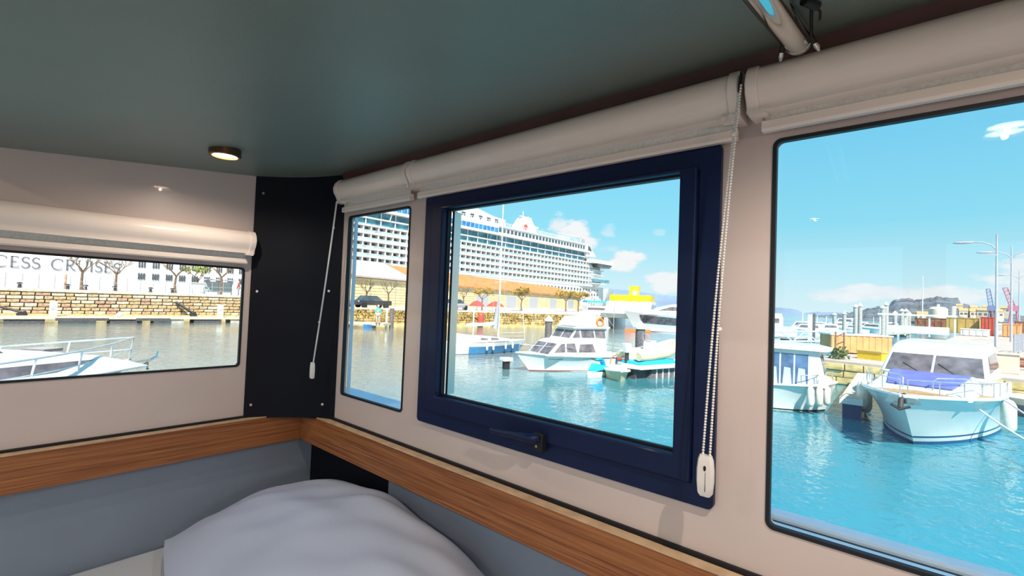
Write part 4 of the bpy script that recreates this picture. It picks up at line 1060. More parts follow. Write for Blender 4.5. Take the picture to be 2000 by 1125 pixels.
# blue cover on the coachroof
m = MB(); m.loft([[(4.95, -.80, 1.515), (4.95, .80, 1.515), (4.95, .80, 1.56), (4.95, -.80, 1.56)], [(5.35, -.80, 1.50), (5.35, .80, 1.50), (5.35, .80, 1.545), (5.35, -.80, 1.545)], [(6.6, -.62, 1.315), (6.6, .62, 1.315), (6.6, .62, 1.36), (6.6, -.62, 1.36)]]); m.build('deck_cover', 'canvas_blue', yt, bevel=.02)
for sg in (1, -1):
    m = MB(); m.tube([(6.75, .28*sg, 1.28), (6.72, .28*sg, 1.50), (6.62, .34*sg, 1.56), (6.30, .80*sg, 1.60), (6.0, .88*sg, 1.55), (5.9, .9*sg, 1.3)], .016, 6); m.build('grab_rail', 'rail_metal', yt, smooth=60)
rail_of(H, yt, .58, .975, .34, 10, r=.014, mid=False, inset=.10)
m = MB(); m.prism([(-.30, .02), (.30, .02), (.24, .16), (-.24, .16)], lambda a_, b, d: (d, a_, b+1.10), 8.38, 8.52); an = m.build('anchor_plate', 'steel', yt)
m = MB(); m.tube([(8.45, 0, 1.24), (8.66, 0, 1.22), (8.72, 0, 1.05)], .05, 8); m.tube([(8.68, -.16, 1.10), (8.74, 0, 1.02), (8.68, .16, 1.10)], .035, 6); m.build('anchor', 'dark_iron', an, smooth=50)
for t, sg, l in ((.50, -1, .95), (.56, -1, .8), (.62, 1, .75)):
    p = H.pt(t, .97, sg, .12); fender(yt, p, l, .145)
def rope_line(a_, b_, sag, r=.018, n=10):
    pts = [Vector(a_).lerp(Vector(b_), i/n)-Vector((0, 0, sag*4*(i/n)*(1-i/n))) for i in range(n+1)]
    return MB().tube(pts, r, 6)
rope_line((16.3, -1.45, -1.85), (11.6, -2.9, -2.45), .12).build('mooring_rope', 'cord_white', world=True, label='white mooring rope running from the yacht bow side to lower right', category='rope')
rope_line((14.6, -.95, -1.95), (13.0, -2.6, -2.65), .15).build('mooring_rope', 'cord_white', world=True, label='white mooring rope crossing below the yacht fender', category='rope')

# --- white pilothouse boat at the left of the large window
L = 4.3; hv = (.10, -.995); a = heading(*hv)
H = Hull(L, 2.2, .72, .95, rake=.3, full=.72, flare=.8, p=4)
tip = (17.6, 1.98)
tr = thing('pilothouse_boat', 'white pilothouse boat with curtained windows beside the window edge', 'boat', (tip[0]-hv[0]*L, tip[1]-hv[1]*L, WZ), a)
H.shell().build('hull', 'gelcoat', tr, smooth=35); H.shell(.29, .35, off=.006, caps=False, nv=2).build('boot_stripe', 'antifoul_black', tr, smooth=35)
H.deck().build('deck', 'gelcoat', tr, smooth=35)
for sg in (1, -1):
    m = MB(); m.tube(H.line(.985, 0, 1, sg), .04, 8); m.build('rubbing_strake', 'gelcoat', tr, smooth=60)
PH = (.84, .78, .72, 1.90)
cabin(MB(), [(.5, .72), (4.05, .80), (4.02, 1.1), (3.86, 1.88), (.5, 1.90)], *PH).build('wheelhouse', 'gelcoat', tr, bevel=.03)
cabin(MB(), [(.3, 1.90), (4.05, 1.88), (4.20, 1.93), (3.7, 2.03), (.4, 2.06)], .9, .74, 1.9, 2.06).build('roof', 'gelcoat', tr, bevel=.03)
for x0 in (1.2, 1.8, 2.50, 2.88, 3.26):
    for sg in (1, -1):
        pw = side_pane([(x0, .78), (x0+.33, .78), (x0+.33, 1.76), (x0, 1.76)], *PH, sg, .01).build('side_window', 'boat_window_blue', tr)
        side_pane([(x0+.04, .80), (x0+.29, .80), (x0+.25, 1.32), (x0+.08, 1.34)], *PH, sg, .016).build('curtain', 'curtain', pw)
for y0, y1 in ((-.7, -.05), (.05, .7)): front_pane((4.00, 1.2), (3.89, 1.74), y0, y1).build('windscreen', 'boat_window_blue', tr)
cabin(MB(), [(3.9, .85), (4.22, .92), (4.18, .98), (4.1, 1.06), (3.9, 1.08)], .3, .25, .85, 1.08).build('foredeck_trunk', 'gelcoat', tr, bevel=.05)
rail_of(H, tr, .80, .975, .28, 4, mid=False)
for t in (.86, .91, .95): fender(tr, H.pt(t, .95, -1, .08), .55, .10)

# --- motor cruiser with flybridge canvas (middle of the dark framed window)
L = 6.5; hv = (-.953, .305); a = heading(*hv)
H = Hull(L, 2.1, .62, .86, rake=.75, full=.45, flare=.62, p=2.2)
tip = (15.8, 13.42)
mb = thing('motor_cruiser', 'white motor cruiser with a flybridge and orange lifebuoy', 'motor boat', (tip[0]-hv[0]*L, tip[1]-hv[1]*L, WZ), a)
H.shell().build('hull', 'gelcoat', mb, smooth=35); H.shell(.25, .34, off=.006, caps=False, nv=2).build('boot_stripe', 'antifoul_red', mb, smooth=35)
H.deck().build('deck', 'gelcoat', mb, smooth=35)
for sg in (1, -1):
    m = MB(); m.tube(H.line(.98, 0, 1, sg), .035, 8); m.build('rubbing_strake', 'gelcoat', mb, smooth=60)
cabin(MB(), [(1.15, .6), (4.55, .72), (3.95, 1.30), (3.6, 1.40), (1.15, 1.42)], .88, .76, .6, 1.42).build('cabin', 'gelcoat', mb, bevel=.03)
P_ = (.88, .76, .6, 1.42)
for sg in (1, -1):
    side_pane([(3.62, .88), (4.22, .88), (3.82, 1.24), (3.62, 1.26)], *P_, sg).build('cabin_window', 'boat_window', mb)
    side_pane([(2.95, .86), (3.52, .88), (3.52, 1.26), (3.05, 1.26)], *P_, sg).build('cabin_window', 'boat_window', mb)
    side_pane([(1.85, .84), (2.85, .86), (2.75, 1.22), (2.0, 1.22)], *P_, sg).build('cabin_window', 'boat_window', mb)
for y0, y1 in ((-.72, -.04), (.04, .72)): front_pane((4.47, .80), (4.0, 1.25), y0, y1).build('cabin_windscreen', 'boat_window', mb)
cabin(MB(), [(1.15, 1.40), (3.35, 1.40), (2.95, 1.92), (1.1, 1.95)], .78, .68, 1.4, 1.95).build('flybridge', 'gelcoat', mb, bevel=.02)
P_ = (.78, .68, 1.4, 1.95)
for sg in (1, -1):
    side_pane([(2.72, 1.52), (3.16, 1.52), (2.90, 1.86), (2.76, 1.86)], *P_, sg).build('flybridge_window', 'boat_window', mb)
    side_pane([(1.88, 1.50), (2.64, 1.52), (2.66, 1.86), (1.92, 1.86)], *P_, sg).build('flybridge_window', 'boat_window', mb)
    side_pane([(1.2, 1.48), (1.80, 1.50), (1.84, 1.86), (1.2, 1.86)], *P_, sg).build('flybridge_window', 'boat_window', mb)
for y0, y1 in ((-.66, -.03), (.03, .66)): front_pane((3.27, 1.50), (3.01, 1.84), y0, y1).build('flybridge_windscreen', 'boat_window', mb)
cabin(MB(), [(.95, 1.93), (3.15, 1.93), (3.2, 2.0), (.95, 2.02)], .82, .80, 1.93, 2.02).build('flybridge_roof', 'gelcoat', mb, bevel=.02)
cabin(MB(), [(1.25, 2.02), (2.95, 2.02), (2.66, 2.46), (1.35, 2.52)], .72, .60, 2.02, 2.5).build('canvas_dodger', 'canvas_white', mb, bevel=.05, seg=3)
def ring_mesh(c, R_, r, ax, n=20, k=8):
    m = MB(); pts = []
    for i in range(n+1):
        t = 2*math.pi*i/n; pts.append((c[0]+(R_*math.cos(t) if ax != 'x' else 0), c[1]+(R_*math.cos(t) if ax == 'x' else 0), c[2]+R_*math.sin(t)))
    return m.tube(pts, r, k)
for sg in (1,): ring_mesh((1.52, .70*sg, 2.22), .19, .055, 'y').build('lifebuoy', 'orange_ring', mb, smooth=60)
rail_of(H, mb, .62, .97, .35, 6, r=.012, mid=False)
for p in (((.9, .6, 1.95), (1.15, .55, 2.75)), ((1.2, .55, 2.72), (.5, .6, 1.98))):
    m = MB(); m.tube([p[0], p[1]], .015, 6); m.build('stay', 'rail_metal', mb)
m = MB(); m.tube([(.5, .55, .6), (.5, .55, 3.0)], .02, 6); m.build('aft_pole', 'rail_metal', mb)
m = MB(); m.tube([(4.9, .0, .9), (4.7, 0, 2.6)], .014, 6); m.build('bow_pole', 'rail_metal', mb)
for sg in (1, -1):
    m = MB(); m.tube([(.1, .8*sg, .62), (.1, .82*sg, 1.05), (1.2, .82*sg, 1.2)], .014, 6); m.build('cockpit_rail', 'rail_metal', mb)
# red banner on the stern rail
m = MB(); m.box(-.35, .75, 1.10, 1.13, .50, .76); rb = m.build('red_banner', 'red_paint', mb)
m = MB(); m.box(-.05, .45, 1.13, 1.136, .55, .71); m.build('white_mark', 'white_paint', rb)
m = MB(); m.box(.15, .25, 1.136, 1.140, .60, .67); m.build('dark_mark', 'dark_iron', rb)
m = MB(); m.box(-.80, -.38, 1.08, 1.12, .52, .78); m.build('yellow_panel', 'rib_beige', mb)
# small name letters on the bow: dark script strokes
m = MB(); rn = random.Random(4)
for i in range(9):
    t = .80-.012*i; p = H.pt(t, .80, 1, .006); q = H.pt(t-.006, .80+rn.uniform(.02, .06), 1, .006); m.tube([p, q], .012, 4)
m.build('name_script', 'dark_iron', mb, kind='stuff')
m = MB(); m.box(5.35, 6.05, -.25, .3, .05, .32); 
for ch in mb.children:
    if ch.name.split('.')[0] not in ('hull', 'boot_stripe', 'deck', 'rubbing_strake', 'rail', 'stanchion', 'name_script'): ch.location.x += .8
fl = thing('white_float', 'white float block in front of the motor cruiser bow', 'float', (16.05, 14.15, WZ), a)
m = MB(); m.box(-.25, .25, -.2, .2, .36, .52); m.build('top', 'white_paint', fl, bevel=.03); m = MB(); m.box(-.12, .12, -.12, .12, -.25, .36); m.build('post', 'antifoul_black', fl)

# --- sailing boat, stern to the left
L = 5.3; hv = (.966, -.258); a = heading(*hv)
H = Hull(L, 1.9, .62, .74, rake=.5, full=.4, flare=.9, p=1.8, stern=.72)
sb = thing('sailing_boat', 'white sailing boat with blue shade painted on its sides and a tall bare mast', 'sailing boat', (17.95, 20.15, WZ), a)
H.shell().build('hull', 'gelcoat', sb, smooth=35); H.shell(.32, .78, t0=.16, off=.006, caps=False, nv=5).build('painted_shade', 'hull_shade_blue', sb, smooth=35); H.shell(.26, .33, off=.008, caps=False, nv=2).build('boot_stripe', 'boot_blue', sb, smooth=35)  # the white hull's blue shading is painted on as a band
H.deck().build('deck', 'gelcoat', sb, smooth=35)
cabin(MB(), [(1.3, .62), (3.9, .70), (3.7, .84), (2.4, .98), (1.35, 1.02)], .62, .5, .62, 1.0).build('coachroof', 'gelcoat', sb, bevel=.05, seg=3)
for x0, x1 in ((1.7, 2.2), (2.4, 2.95)):
    for sg in (1, -1): side_pane([(x0, .78), (x1, .78), (x1-.04, .88), (x0+.04, .90)], .62, .5, .62, 1.0, sg).build('cabin_window', 'boat_window', sb)
cabin(MB(), [(.2, .6), (1.2, .6), (1.1, 1.05), (.6, 1.12), (.3, 1.0)], .7, .6, .6, 1.1).build('cockpit_cover', 'canvas_white', sb, bevel=.08, seg=3)
m = MB(); m.tube([(3.25, 0, .8), (3.25, 0, 9.0)], [.055, .035], 8); mast = m.build('mast', 'white_paint', sb, smooth=60)
for z, w_ in ((4.2, .55), (6.3, .45)): m = MB(); m.tube([(3.25, -w_, z), (3.25, w_, z)], .02, 6); m.build('spreader', 'white_paint', mast)
m = MB(); m.tube([(3.2, 0, 1.65), (1.0, 0, 1.55)], .05, 8); m.build('boom', 'white_paint', sb)
m = MB(); m.loft([[(x, y*s, z+c) for y, z in ((-.10, 1.60), (0, 1.56), (.10, 1.60), (.06, 1.76), (-.06, 1.76))] for x, s, c in ((3.15, 1.3, .1), (2.6, 1.15, 0), (1.8, 1, -.02), (1.05, .6, -.05))]); m.build('furled_sail', 'canvas_white', sb, smooth=60)
m = MB(); m.tube([(3.0, 0, 1.4), (3.22, 0, 3.4)], [.20, .04], 8); m.build('sail_stack', 'grey_post', sb, smooth=60)
for p in (((5.25, 0, .78), (3.25, 0, 8.0)), ((0.05, 0, .7), (3.25, 0, 8.9)), ((3.2, .9, .7), (3.25, 0, 8.6)), ((3.2, -.9, .7), (3.25, 0, 8.6))):
    m = MB(); m.tube(p, .010, 5); m.build('stay', 'rail_metal', sb)
m = MB(); m.tube([(5.2, 0, .8), (4.95, 0, 2.9)], .022, 6); m.build('bow_pole', 'white_paint', sb)
rail_of(H, sb, .05, .97, .42, 8, r=.010, mid=True, inset=.05)
for t in (.36, .44, .62, .74): fender(sb, H.pt(t, .9, -1, .07), .32, .065)
mat('outboard_white', (0.75, 0.75, 0.74), rough=.3)

# --- piles with white cone caps
pile((33.3, 24.6, WZ), 1.55, .30, 'grey mooring pile with a white cone cap behind the motor cruiser', mt='pile_grey', group='capped mooring piles')
pile((29.7, 14.3, WZ), 1.62, .31, 'grey mooring pile with a white cone cap behind the inflatable boat', mt='pile_grey', group='capped mooring piles')

# --- floating platform with the inflatable boat
fp = thing('floating_platform', 'small floating platform with a white rim under the inflatable boat', 'platform', (19.95, 8.97, WZ), heading(.965, -.262))
m = MB(); m.prism([(-1.55, -.7), (2.2, -.7), (2.2, .9), (-1.3, .9), (-1.75, .2)], lambda a_, b, d: (a_, b, d), .42, .60); m.build('deck', 'white_paint', fp, bevel=.03)
m = MB(); m.box(-1.5, -.75, -.35, .7, -.2, .42); m.build('float', 'float_dark', fp); m = MB(); m.box(1.2, 2.1, -.35, .7, -.2, .42); m.build('float', 'float_dark', fp)
m = MB(); m.loft([[(-.65, -.5, .40), (1.0, -.5, .40), (1.0, .5, .40), (-.65, .5, .40)], [(-.85, -.5, -.1), (1.0, -.5, -.1), (1.0, .5, -.1), (-.85, .5, -.1)]]); m.build('float', 'pile_grey', fp)
for x in (-.4, 0, .4, .8): m = MB(); m.box(x, x+.05, -.54, -.5, -.1, .38); m.build('rib_bar', 'white_paint', fp)
m = MB(); m.loft([[(x, y, z) for y, z in ((-.6, .60), (.5, .60), (.4, .80+h_), (-.5, .74+h_))] for x, h_ in ((-1.5, -.08), (-1.0, 0), (.3, .06), (.9, -.04))]); m.build('cyan_tarpaulin', 'cyan_cover', fp, smooth=50)
ib = thing('inflatable_boat', 'beige inflatable dinghy with raised bow on the floating platform', 'dinghy', (19.85, 9.2, WZ+.60), heading(.965, -.262))
for sg in (1, -1):
    m = MB(); m.tube([(-1.2, .55*sg, .32), (-.6, .56*sg, .34), (.5, .55*sg, .42), (1.4, .42*sg, .62), (1.85, .16*sg, .78), (1.95, 0, .80)], [.17, .21, .215, .21, .20, .19], 14); m.build('tube', 'rib_beige', ib, smooth=60)
m = MB(); m.loft([[(-1.1, -.45, .2), (-1.1, .45, .2), (-1.1, 0, .02)], [(.6, -.45, .3), (.6, .45, .3), (.6, 0, .06)], [(1.8, -.1, .7), (1.8, .1, .7), (1.8, 0, .55)]]); m.build('hull', 'gelcoat', ib, smooth=40)
m = MB(); m.box(-.3, .3, -.4, .4, .38, .55); m.build('seat', 'white_paint', ib, bevel=.04)
m = MB(); m.box(-.05, .35, -.22, .22, .35, .95); co = m.build('console', 'gelcoat', ib, bevel=.05)
m = MB(); m.tube([(-.05, -.2, .95), (-.15, -.15, 1.25), (-.15, .15, 1.25), (-.05, .2, .95)], .02, 6); m.build('wheel_rail', 'rail_metal', co)
ob = MB(); ob.loft([[(-1.45, -.14, .45), (-1.1, -.14, .45), (-1.1, .14, .45), (-1.45, .14, .45)], [(-1.5, -.13, .85), (-1.15, -.13, .85), (-1.15, .13, .85), (-1.5, .13, .85)]]); eg = ob.build('outboard', 'outboard_white', ib, bevel=.05); m = MB(); m.box(-1.36, -1.22, -.05, .05, -.2, .5); m.build('leg', 'dark_iron', eg)
m = MB(); m.ball((1.98, 0, .84), (.10, .22, .12), 10, 8); m.build('bow_patch', 'cyan_cover', ib, smooth=60)
# pedal boat / jet ski in blue and white, and a cream dinghy between
js = thing('water_scooter', 'blue and white water scooter floating by the motor cruiser stern', 'water scooter', (17.9, 10.55, WZ), heading(-.98, -.1))
js.scale = (.85, .85, .72)
m = MB(); m.loft([[(x, y*s, z+c) for y, z in ((-.42, .1), (-.36, -.12), (.36, -.12), (.42, .1), (.36, .26), (-.36, .26))] for x, s, c in ((-.9, .9, 0), (-.3, 1, 0), (.5, .8, .04), (.95, .2, .12))]); m.build('hull', 'white_paint', js, smooth=40)
m = MB(); m.loft([[(x, y*s, z*k) for y, z in ((-.36, .26), (.36, .26), (.22, .50), (-.22, .50))] for x, s, k in ((-.85, .8, 1), (-.2, 1, 1.25), (.25, .9, 1.5), (.9, .25, .95))]); m.build('cowl', 'cyan_cover', js, smooth=40)
m = MB(); m.tube([(-.75, 0, .5), (-.55, 0, .85), (-.1, 0, .95)], .13, 10); m.build('seat', 'cyan_cover', js, smooth=50)
m = MB(); m.tube([(.05, -.32, .98), (.1, 0, .90), (.05, .32, .98)], .03, 6); m.build('handlebar', 'dark_iron', js)
L = 1.9; H = Hull(L, 1.0, .34, .46, rake=.3, full=.4, p=1.8)
dg = thing('small_dinghy', 'cream small dinghy between the water scooter and the platform', 'dinghy', (18.6, 10.1, WZ), heading(-.80, -.6))
H.shell().build('hull', 'rib_beige', dg, smooth=35); H.deck(dz=-.03).build('cover', 'canvas_white', dg, smooth=40)
m = MB(); m.tube(H.line(.98, 0, 1, 1), .05, 8); m.build('gunwale', 'white_paint', dg, smooth=60); m = MB(); m.tube(H.line(.98, 0, 1, -1), .05, 8); m.build('gunwale', 'white_paint', dg, smooth=60)
cabin(MB(), [(.3, .34), (1.4, .36), (1.2, .50), (.4, .52)], .4, .3, .34, .52).build('console_cover', 'canvas_white', dg, bevel=.05)
m = MB(); m.tube([(-.05, -.2, .3), (-.1, -.15, .75), (.1, .1, .95)], .03, 6); m.build('engine_lever', 'teak', dg)

# --- catamaran ferry with yellow upper deck, seen over the cruiser
a = heading(-.80, .60)
cf = thing('catamaran_ferry', 'white catamaran ferry with a yellow top deck and funnel', 'ferry', (62.6, 31.6, WZ), heading(-.93, -.36))
cf.scale = (1, 1, .93)
for sg in (1, -1):
    Hc = Hull(14, 1.9, 2.2, 2.5, rake=1.2, full=.5, p=2, keel=-.4)
    m = Hc.shell(); m.v = [(x-7, y+2.35*sg, z) for x, y, z in m.v]; m.build('hull', 'gelcoat', cf, smooth=35)
m = MB(); m.prism([(-7, 1.5), (6.5, 1.6), (7.2, 2.3), (7.0, 2.55), (-7, 2.45)], lambda x, z, d: (x, d, z), -3.3, 3.3); m.build('bridge_deck', 'gelcoat', cf, bevel=.1)
m = MB(); m.prism([(-7, 2.45), (5.8, 2.5), (3.8, 4.0), (-7, 4.1)], lambda x, z, d: (x, d, z), -3.0, 3.0); m.build('saloon', 'gelcoat', cf, bevel=.1)
m = MB(); m.prism([(-6, 3.0), (4.2, 3.0), (3.5, 3.6), (-6, 3.6)], lambda x, z, d: (x, d, z), -3.06, 3.06); m.build('saloon_windows', 'boat_window', cf)
for sg in (1, -1):
    m = MB(); m.box(-6.8, 2.5, 2.75*sg-.05, 2.75*sg+.05, 4.1, 5.0); m.build('yellow_bulwark', 'yellow_paint', cf)
m = MB(); m.box(2.4, 2.5, -2.75, 2.75, 4.1, 5.0); m.build('yellow_bulwark', 'yellow_paint', cf)
m = MB(); m.loft([[(-3.6, -.9, 4.1), (-1.6, -.9, 4.1), (-1.6, .9, 4.1), (-3.6, .9, 4.1)], [(-4.3, -.6, 6.3), (-3.0, -.6, 6.3), (-3.0, .6, 6.3), (-4.3, .6, 6.3)]]); fu = m.build('funnel', 'yellow_paint', cf, bevel=.1); m = MB(); m.box(-4.9, -3.2, -.7, .7, 6.1, 6.6); m.build('funnel_fin', 'yellow_paint', fu)
for x in (-1.2, .1, 1.2): m = MB(); m.lathe([(.14, 4.1), (.22, 4.9), (.2, 5.3), (.12, 5.75)], (x, .4, 0), 8); m.build('deck_ventilator', 'white_paint', cf)
# --- large white yacht at the right of the dark framed window
L = 15; H = Hull(L, 4.8, 2.0, 2.7, rake=1.6, full=.45, p=2.2, flare=.7)
hv = Vector((-.52, .854)).normalized(); tip = (55.4, 29.0); KY = .93
gy = thing('large_yacht', 'large white motor yacht with dark hull windows behind the far pile', 'motor yacht', (tip[0]-hv.x*L*KY, tip[1]-hv.y*L*KY, WZ), heading(*hv))
gy.scale = (KY, KY, KY)
H.shell().build('hull', 'gelcoat', gy, smooth=35); H.deck().build('deck', 'gelcoat', gy, smooth=35)
H.shell(.62, .92, t0=.15, t1=.88, off=.03, caps=False, nv=3).build('hull_window', 'boat_window', gy, smooth=35)
H.shell(.25, .33, off=.02, caps=False, nv=2).build('boot_stripe', 'orange_ring' if False else 'antifoul_red', gy, smooth=35)
cabin(MB(), [(2, 2.0), (15.5, 2.3), (13.5, 3.3), (11.5, 3.8), (2, 3.7)], 2.0, 1.6, 2.0, 3.8).build('superstructure', 'gelcoat', gy, bevel=.15, seg=3)
for sg in (1, -1): side_pane([(7, 2.9), (13.6, 2.95), (12.1, 3.45), (7, 3.4)], 2.0, 1.6, 2.0, 3.8, sg, .03).build('saloon_window', 'boat_window', gy)
cabin(MB(), [(5, 3.7), (11, 3.75), (9.6, 4.5), (5, 4.5)], 1.5, 1.2, 3.7, 4.5).build('flybridge', 'gelcoat', gy, bevel=.12, seg=3)
m = MB(); m.tube([(8.4, 0, 4.4), (8.0, 0, 6.6)], [.32, .08], 8); am = m.build('radar_mast', 'white_paint', gy); m = MB(); m.box(7.9, 8.5, -.7, .7, 5.3, 5.5); m.build('radar_bar', 'white_paint', am); m = MB(); m.ball((9.3, .5, 4.75), .35, 10, 8); m.build('satellite_dome', 'white_paint', gy, smooth=60)
rail_of(H, gy, .55, .98, .6, 10, r=.03, mid=True, inset=.15)
for ch in gy.children:
    if ch.name.split('.')[0] not in ('hull', 'boot_stripe', 'deck', 'hull_window', 'rail', 'guard_wire', 'stanchion'): ch.location.x -= 3.0
m = MB(); m.box(-1.5, 1.5, -.5, .5, .02, .32); m.build('yellow_float', 'orange_ring', world=False, label='orange float boom under the large yacht bow', category='float'); bpy.data.objects['yellow_float'].location = (53.6, 26.2, WZ); bpy.data.objects['yellow_float'].rotation_euler = (0, 0, heading(.45, -.9))
# blue canopied excursion boat in front of the ship bow
eb = thing('excursion_boat', 'white excursion boat with a bright blue canopy by the ship bow', 'boat', (98, 56.8, WZ), heading(.86, -.5))
eb.scale = (.6, .6, .75)
m = MB(); m.loft([[(x, y*s, z) for y, z in ((-2, 0), (-2.2, 2.2), (2.2, 2.2), (2, 0))] for x, s in ((-9, .9), (-6, 1), (5, 1), (9, .2))]); m.build('hull', 'gelcoat', eb, smooth=30)
m = MB(); m.box(-8, 5, -1.9, 1.9, 2.2, 3.9); m.build('cabin', 'gelcoat', eb); m = MB(); m.box(-7.6, 4.6, -1.96, 1.96, 2.7, 3.4); m.build('cabin_windows', 'boat_window', eb)
m = MB(); m.prism([(-2, 0), (2, 0), (1.5, .5), (-1.5, .5)], lambda y, z, d: (d, y, z+5.0), -8, 6); m.build('canopy', 'cyan_cover', eb)
for x in (-7.5, -3, 1.5, 5.5):
    m = MB(); m.tube([(x, -1.8, 3.8), (x, -1.8, 5.0)], .06, 6); m.build('post', 'rail_metal', eb); m = MB(); m.tube([(x, 1.8, 3.8), (x, 1.8, 5.0)], .06, 6); m.build('post', 'rail_metal', eb)

# --- sports cruiser seen through the low end window, bow to the right
L = 8.0; hv = (.80, .60); hv = Vector(hv).normalized()
H = Hull(L, 2.7, .95, 1.12, rake=1.3, full=.42, p=2.1, flare=.7)
tip = (2.92, 15.6)
sc = thing('sports_cruiser', 'sleek white sports cruiser with bow rails outside the low end window', 'motor boat', (tip[0]-hv.x*L, tip[1]-hv.y*L, WZ), heading(*hv))
H.shell().build('hull', 'gelcoat', sc, smooth=35); H.deck(dz=.0).build('deck', 'gelcoat', sc, smooth=35)
H.shell(.86, .93, t0=.1, off=.006, caps=False, nv=2).build('hull_stripe', 'boot_blue' if False else 'grey_post', sc, smooth=35)
cabin(MB(), [(1.0, .95), (7.5, 1.08), (7.0, 1.26), (6.3, 1.46), (5.2, 1.66), (3.5, 1.74), (1.0, 1.70)], 1.12, .62, .95, 1.74).build('coachroof', 'gelcoat', sc, bevel=.1, seg=4, smooth=50)
for sg in (1, -1): side_pane([(3.0, 1.24), (5.2, 1.26), (6.1, 1.40), (3.0, 1.48)], 1.12, .62, .95, 1.74, sg, .02).build('cabin_window', 'boat_window', sc)
cabin(MB(), [(1.0, 1.6), (4.55, 1.68), (3.9, 2.15), (1.0, 2.15)], .60, .5, 1.6, 2.15).build('windscreen', 'boat_window', sc)
rail_of(H, sc, .42, .985, .60, 8, mt='rail_white', r=.022, mid=True, inset=.10, lean=.12)
m = MB(); m.prism([(-.16, 0), (.16, 0), (.06, 1.0), (-.06, 1.0)], lambda y, x, d: (7.75+x*.75, y, d), 1.05, 1.10); bs = m.build('bowsprit', 'steel', sc)
m = MB(); m.tube([(8.45, 0, 1.02), (8.75, 0, 1.12), (8.8, 0, 1.28)], .035, 8); m.tube([(8.3, -.16, .86), (8.5, 0, 1.0), (8.3, .16, .86)], .03, 6); m.build('anchor', 'chrome', bs, smooth=50)
m = MB(); m.box(5.55, 5.95, -.25, .25, 1.58, 1.64); m.build('hatch', 'boat_window', sc)
m = MB(); rn = random.Random(9)
for i in range(10):
    t = .90-.011*i
    if i in (5,): continue
    p = H.pt(t, .70, -1, .006); q = H.pt(t-.004, .77, -1, .006); m.tube([p, q], .010, 4)
m.build('registration_marks', 'dark_iron', sc, kind='stuff')

# --- person in a turquoise jacket on the pontoon of the narrow window
def person(loc, rz, label, top, trousers, cap=None, skin=(0.55, 0.33, 0.22), h=1.74):
    o = thing('person', label, 'person', loc, rz)
    mat('skin', skin, rough=.6); s = h/1.74
    J = dict(pel=(0, 0, .95), ch=(0, .0, 1.25), nk=(0, .01, 1.47), hd=(0, .02, 1.60), tp=(0, .02, 1.70), sl=(-.19, 0, 1.40), sr=(.19, 0, 1.40), el=(-.25, .02, 1.13), er=(.25, .02, 1.13), wl=(-.22, .14, .92), wr=(.22, .14, .92), hl=(-.21, .18, .84), hr=(.21, .18, .84), tl=(-.10, 0, .90), tr=(.10, 0, .90), kl=(-.12, .04, .50), kr=(.12, .04, .50), al=(-.13, 0, .09), ar=(.13, 0, .09), fl=(-.14, .15, .04), fr=(.14, .15, .04))
    E = [('pel', 'ch'), ('ch', 'nk'), ('nk', 'hd'), ('hd', 'tp'), ('ch', 'sl'), ('ch', 'sr'), ('sl', 'el'), ('el', 'wl'), ('wl', 'hl'), ('sr', 'er'), ('er', 'wr'), ('wr', 'hr'), ('pel', 'tl'), ('tl', 'kl'), ('kl', 'al'), ('al', 'fl'), ('pel', 'tr'), ('tr', 'kr'), ('kr', 'ar'), ('ar', 'fr')]
    Rd = dict(pel=.15, ch=.155, nk=.06, hd=.095, tp=.07, sl=.07, sr=.07, el=.05, er=.05, wl=.036, wr=.036, hl=.03, hr=.03, tl=.10, tr=.10, kl=.065, kr=.065, al=.045, ar=.045, fl=.04, fr=.04)
    def skinmesh(name, keep, grow, m_, sub=2):
        ks = [k for k in J if any(k in e for e in keep)]
        me = bpy.data.meshes.new(name); me.from_pydata([Vector(J[k])*s for k in ks], [(ks.index(a), ks.index(b)) for a, b in keep], []); me.materials.append(MATS[m_])
        ob = bpy.data.objects.new(name, me); COL.objects.link(ob); ob.parent = o
        ob.modifiers.new('skin', 'SKIN'); ob.modifiers.new('sub', 'SUBSURF').levels = sub; ob.modifiers['sub'].render_levels = sub
        for i, k in enumerate(ks): me.skin_vertices[0].data[i].radius = (Rd[k]*grow*s, Rd[k]*grow*s)
        me.skin_vertices[0].data[ks.index('pel') if 'pel' in ks else 0].use_root = True
        return ob
    skinmesh('body', E, 1.0, 'skin')
    skinmesh('jacket', [('pel', 'ch'), ('ch', 'nk'), ('ch', 'sl'), ('sl', 'el'), ('el', 'wl'), ('ch', 'sr'), ('sr', 'er'), ('er', 'wr')], 1.22, top)
    skinmesh('trousers', [('pel', 'tl'), ('tl', 'kl'), ('kl', 'al'), ('pel', 'tr'), ('tr', 'kr'), ('kr', 'ar')], 1.2, trousers)
    if cap: m = MB(); m.lathe([(.105, 1.63), (.112, 1.66), (.10, 1.74), (.05, 1.79), (.01, 1.80)], (0, .02, 0), 12); m.build('cap', cap, o, smooth=60)
    for x in (-.14, .14): m = MB(); m.box(x-.055, x+.055, -.07, .21, 0, .09); m.build('shoe', 'dark_iron', o, bevel=.03)
    return o
mat('turquoise_cloth', (0.03, 0.62, 0.55), rough=.8, var=.1)
mat('pale_cloth', (0.60, 0.50, 0.45), rough=.8, var=.05)
person((25.95, 38.6+.9, WZ+.5), R(140), 'person in a turquoise jacket and white cap standing on the pontoon', 'turquoise_cloth', 'pale_cloth', 'white_paint')
mat('red_cloth', (0.65, 0.10, 0.08), rough=.8)
person((20.4, yl(20.4)+1.9, zl), R(60), 'person in a red top walking on the left quay', 'red_cloth', 'grey_post')
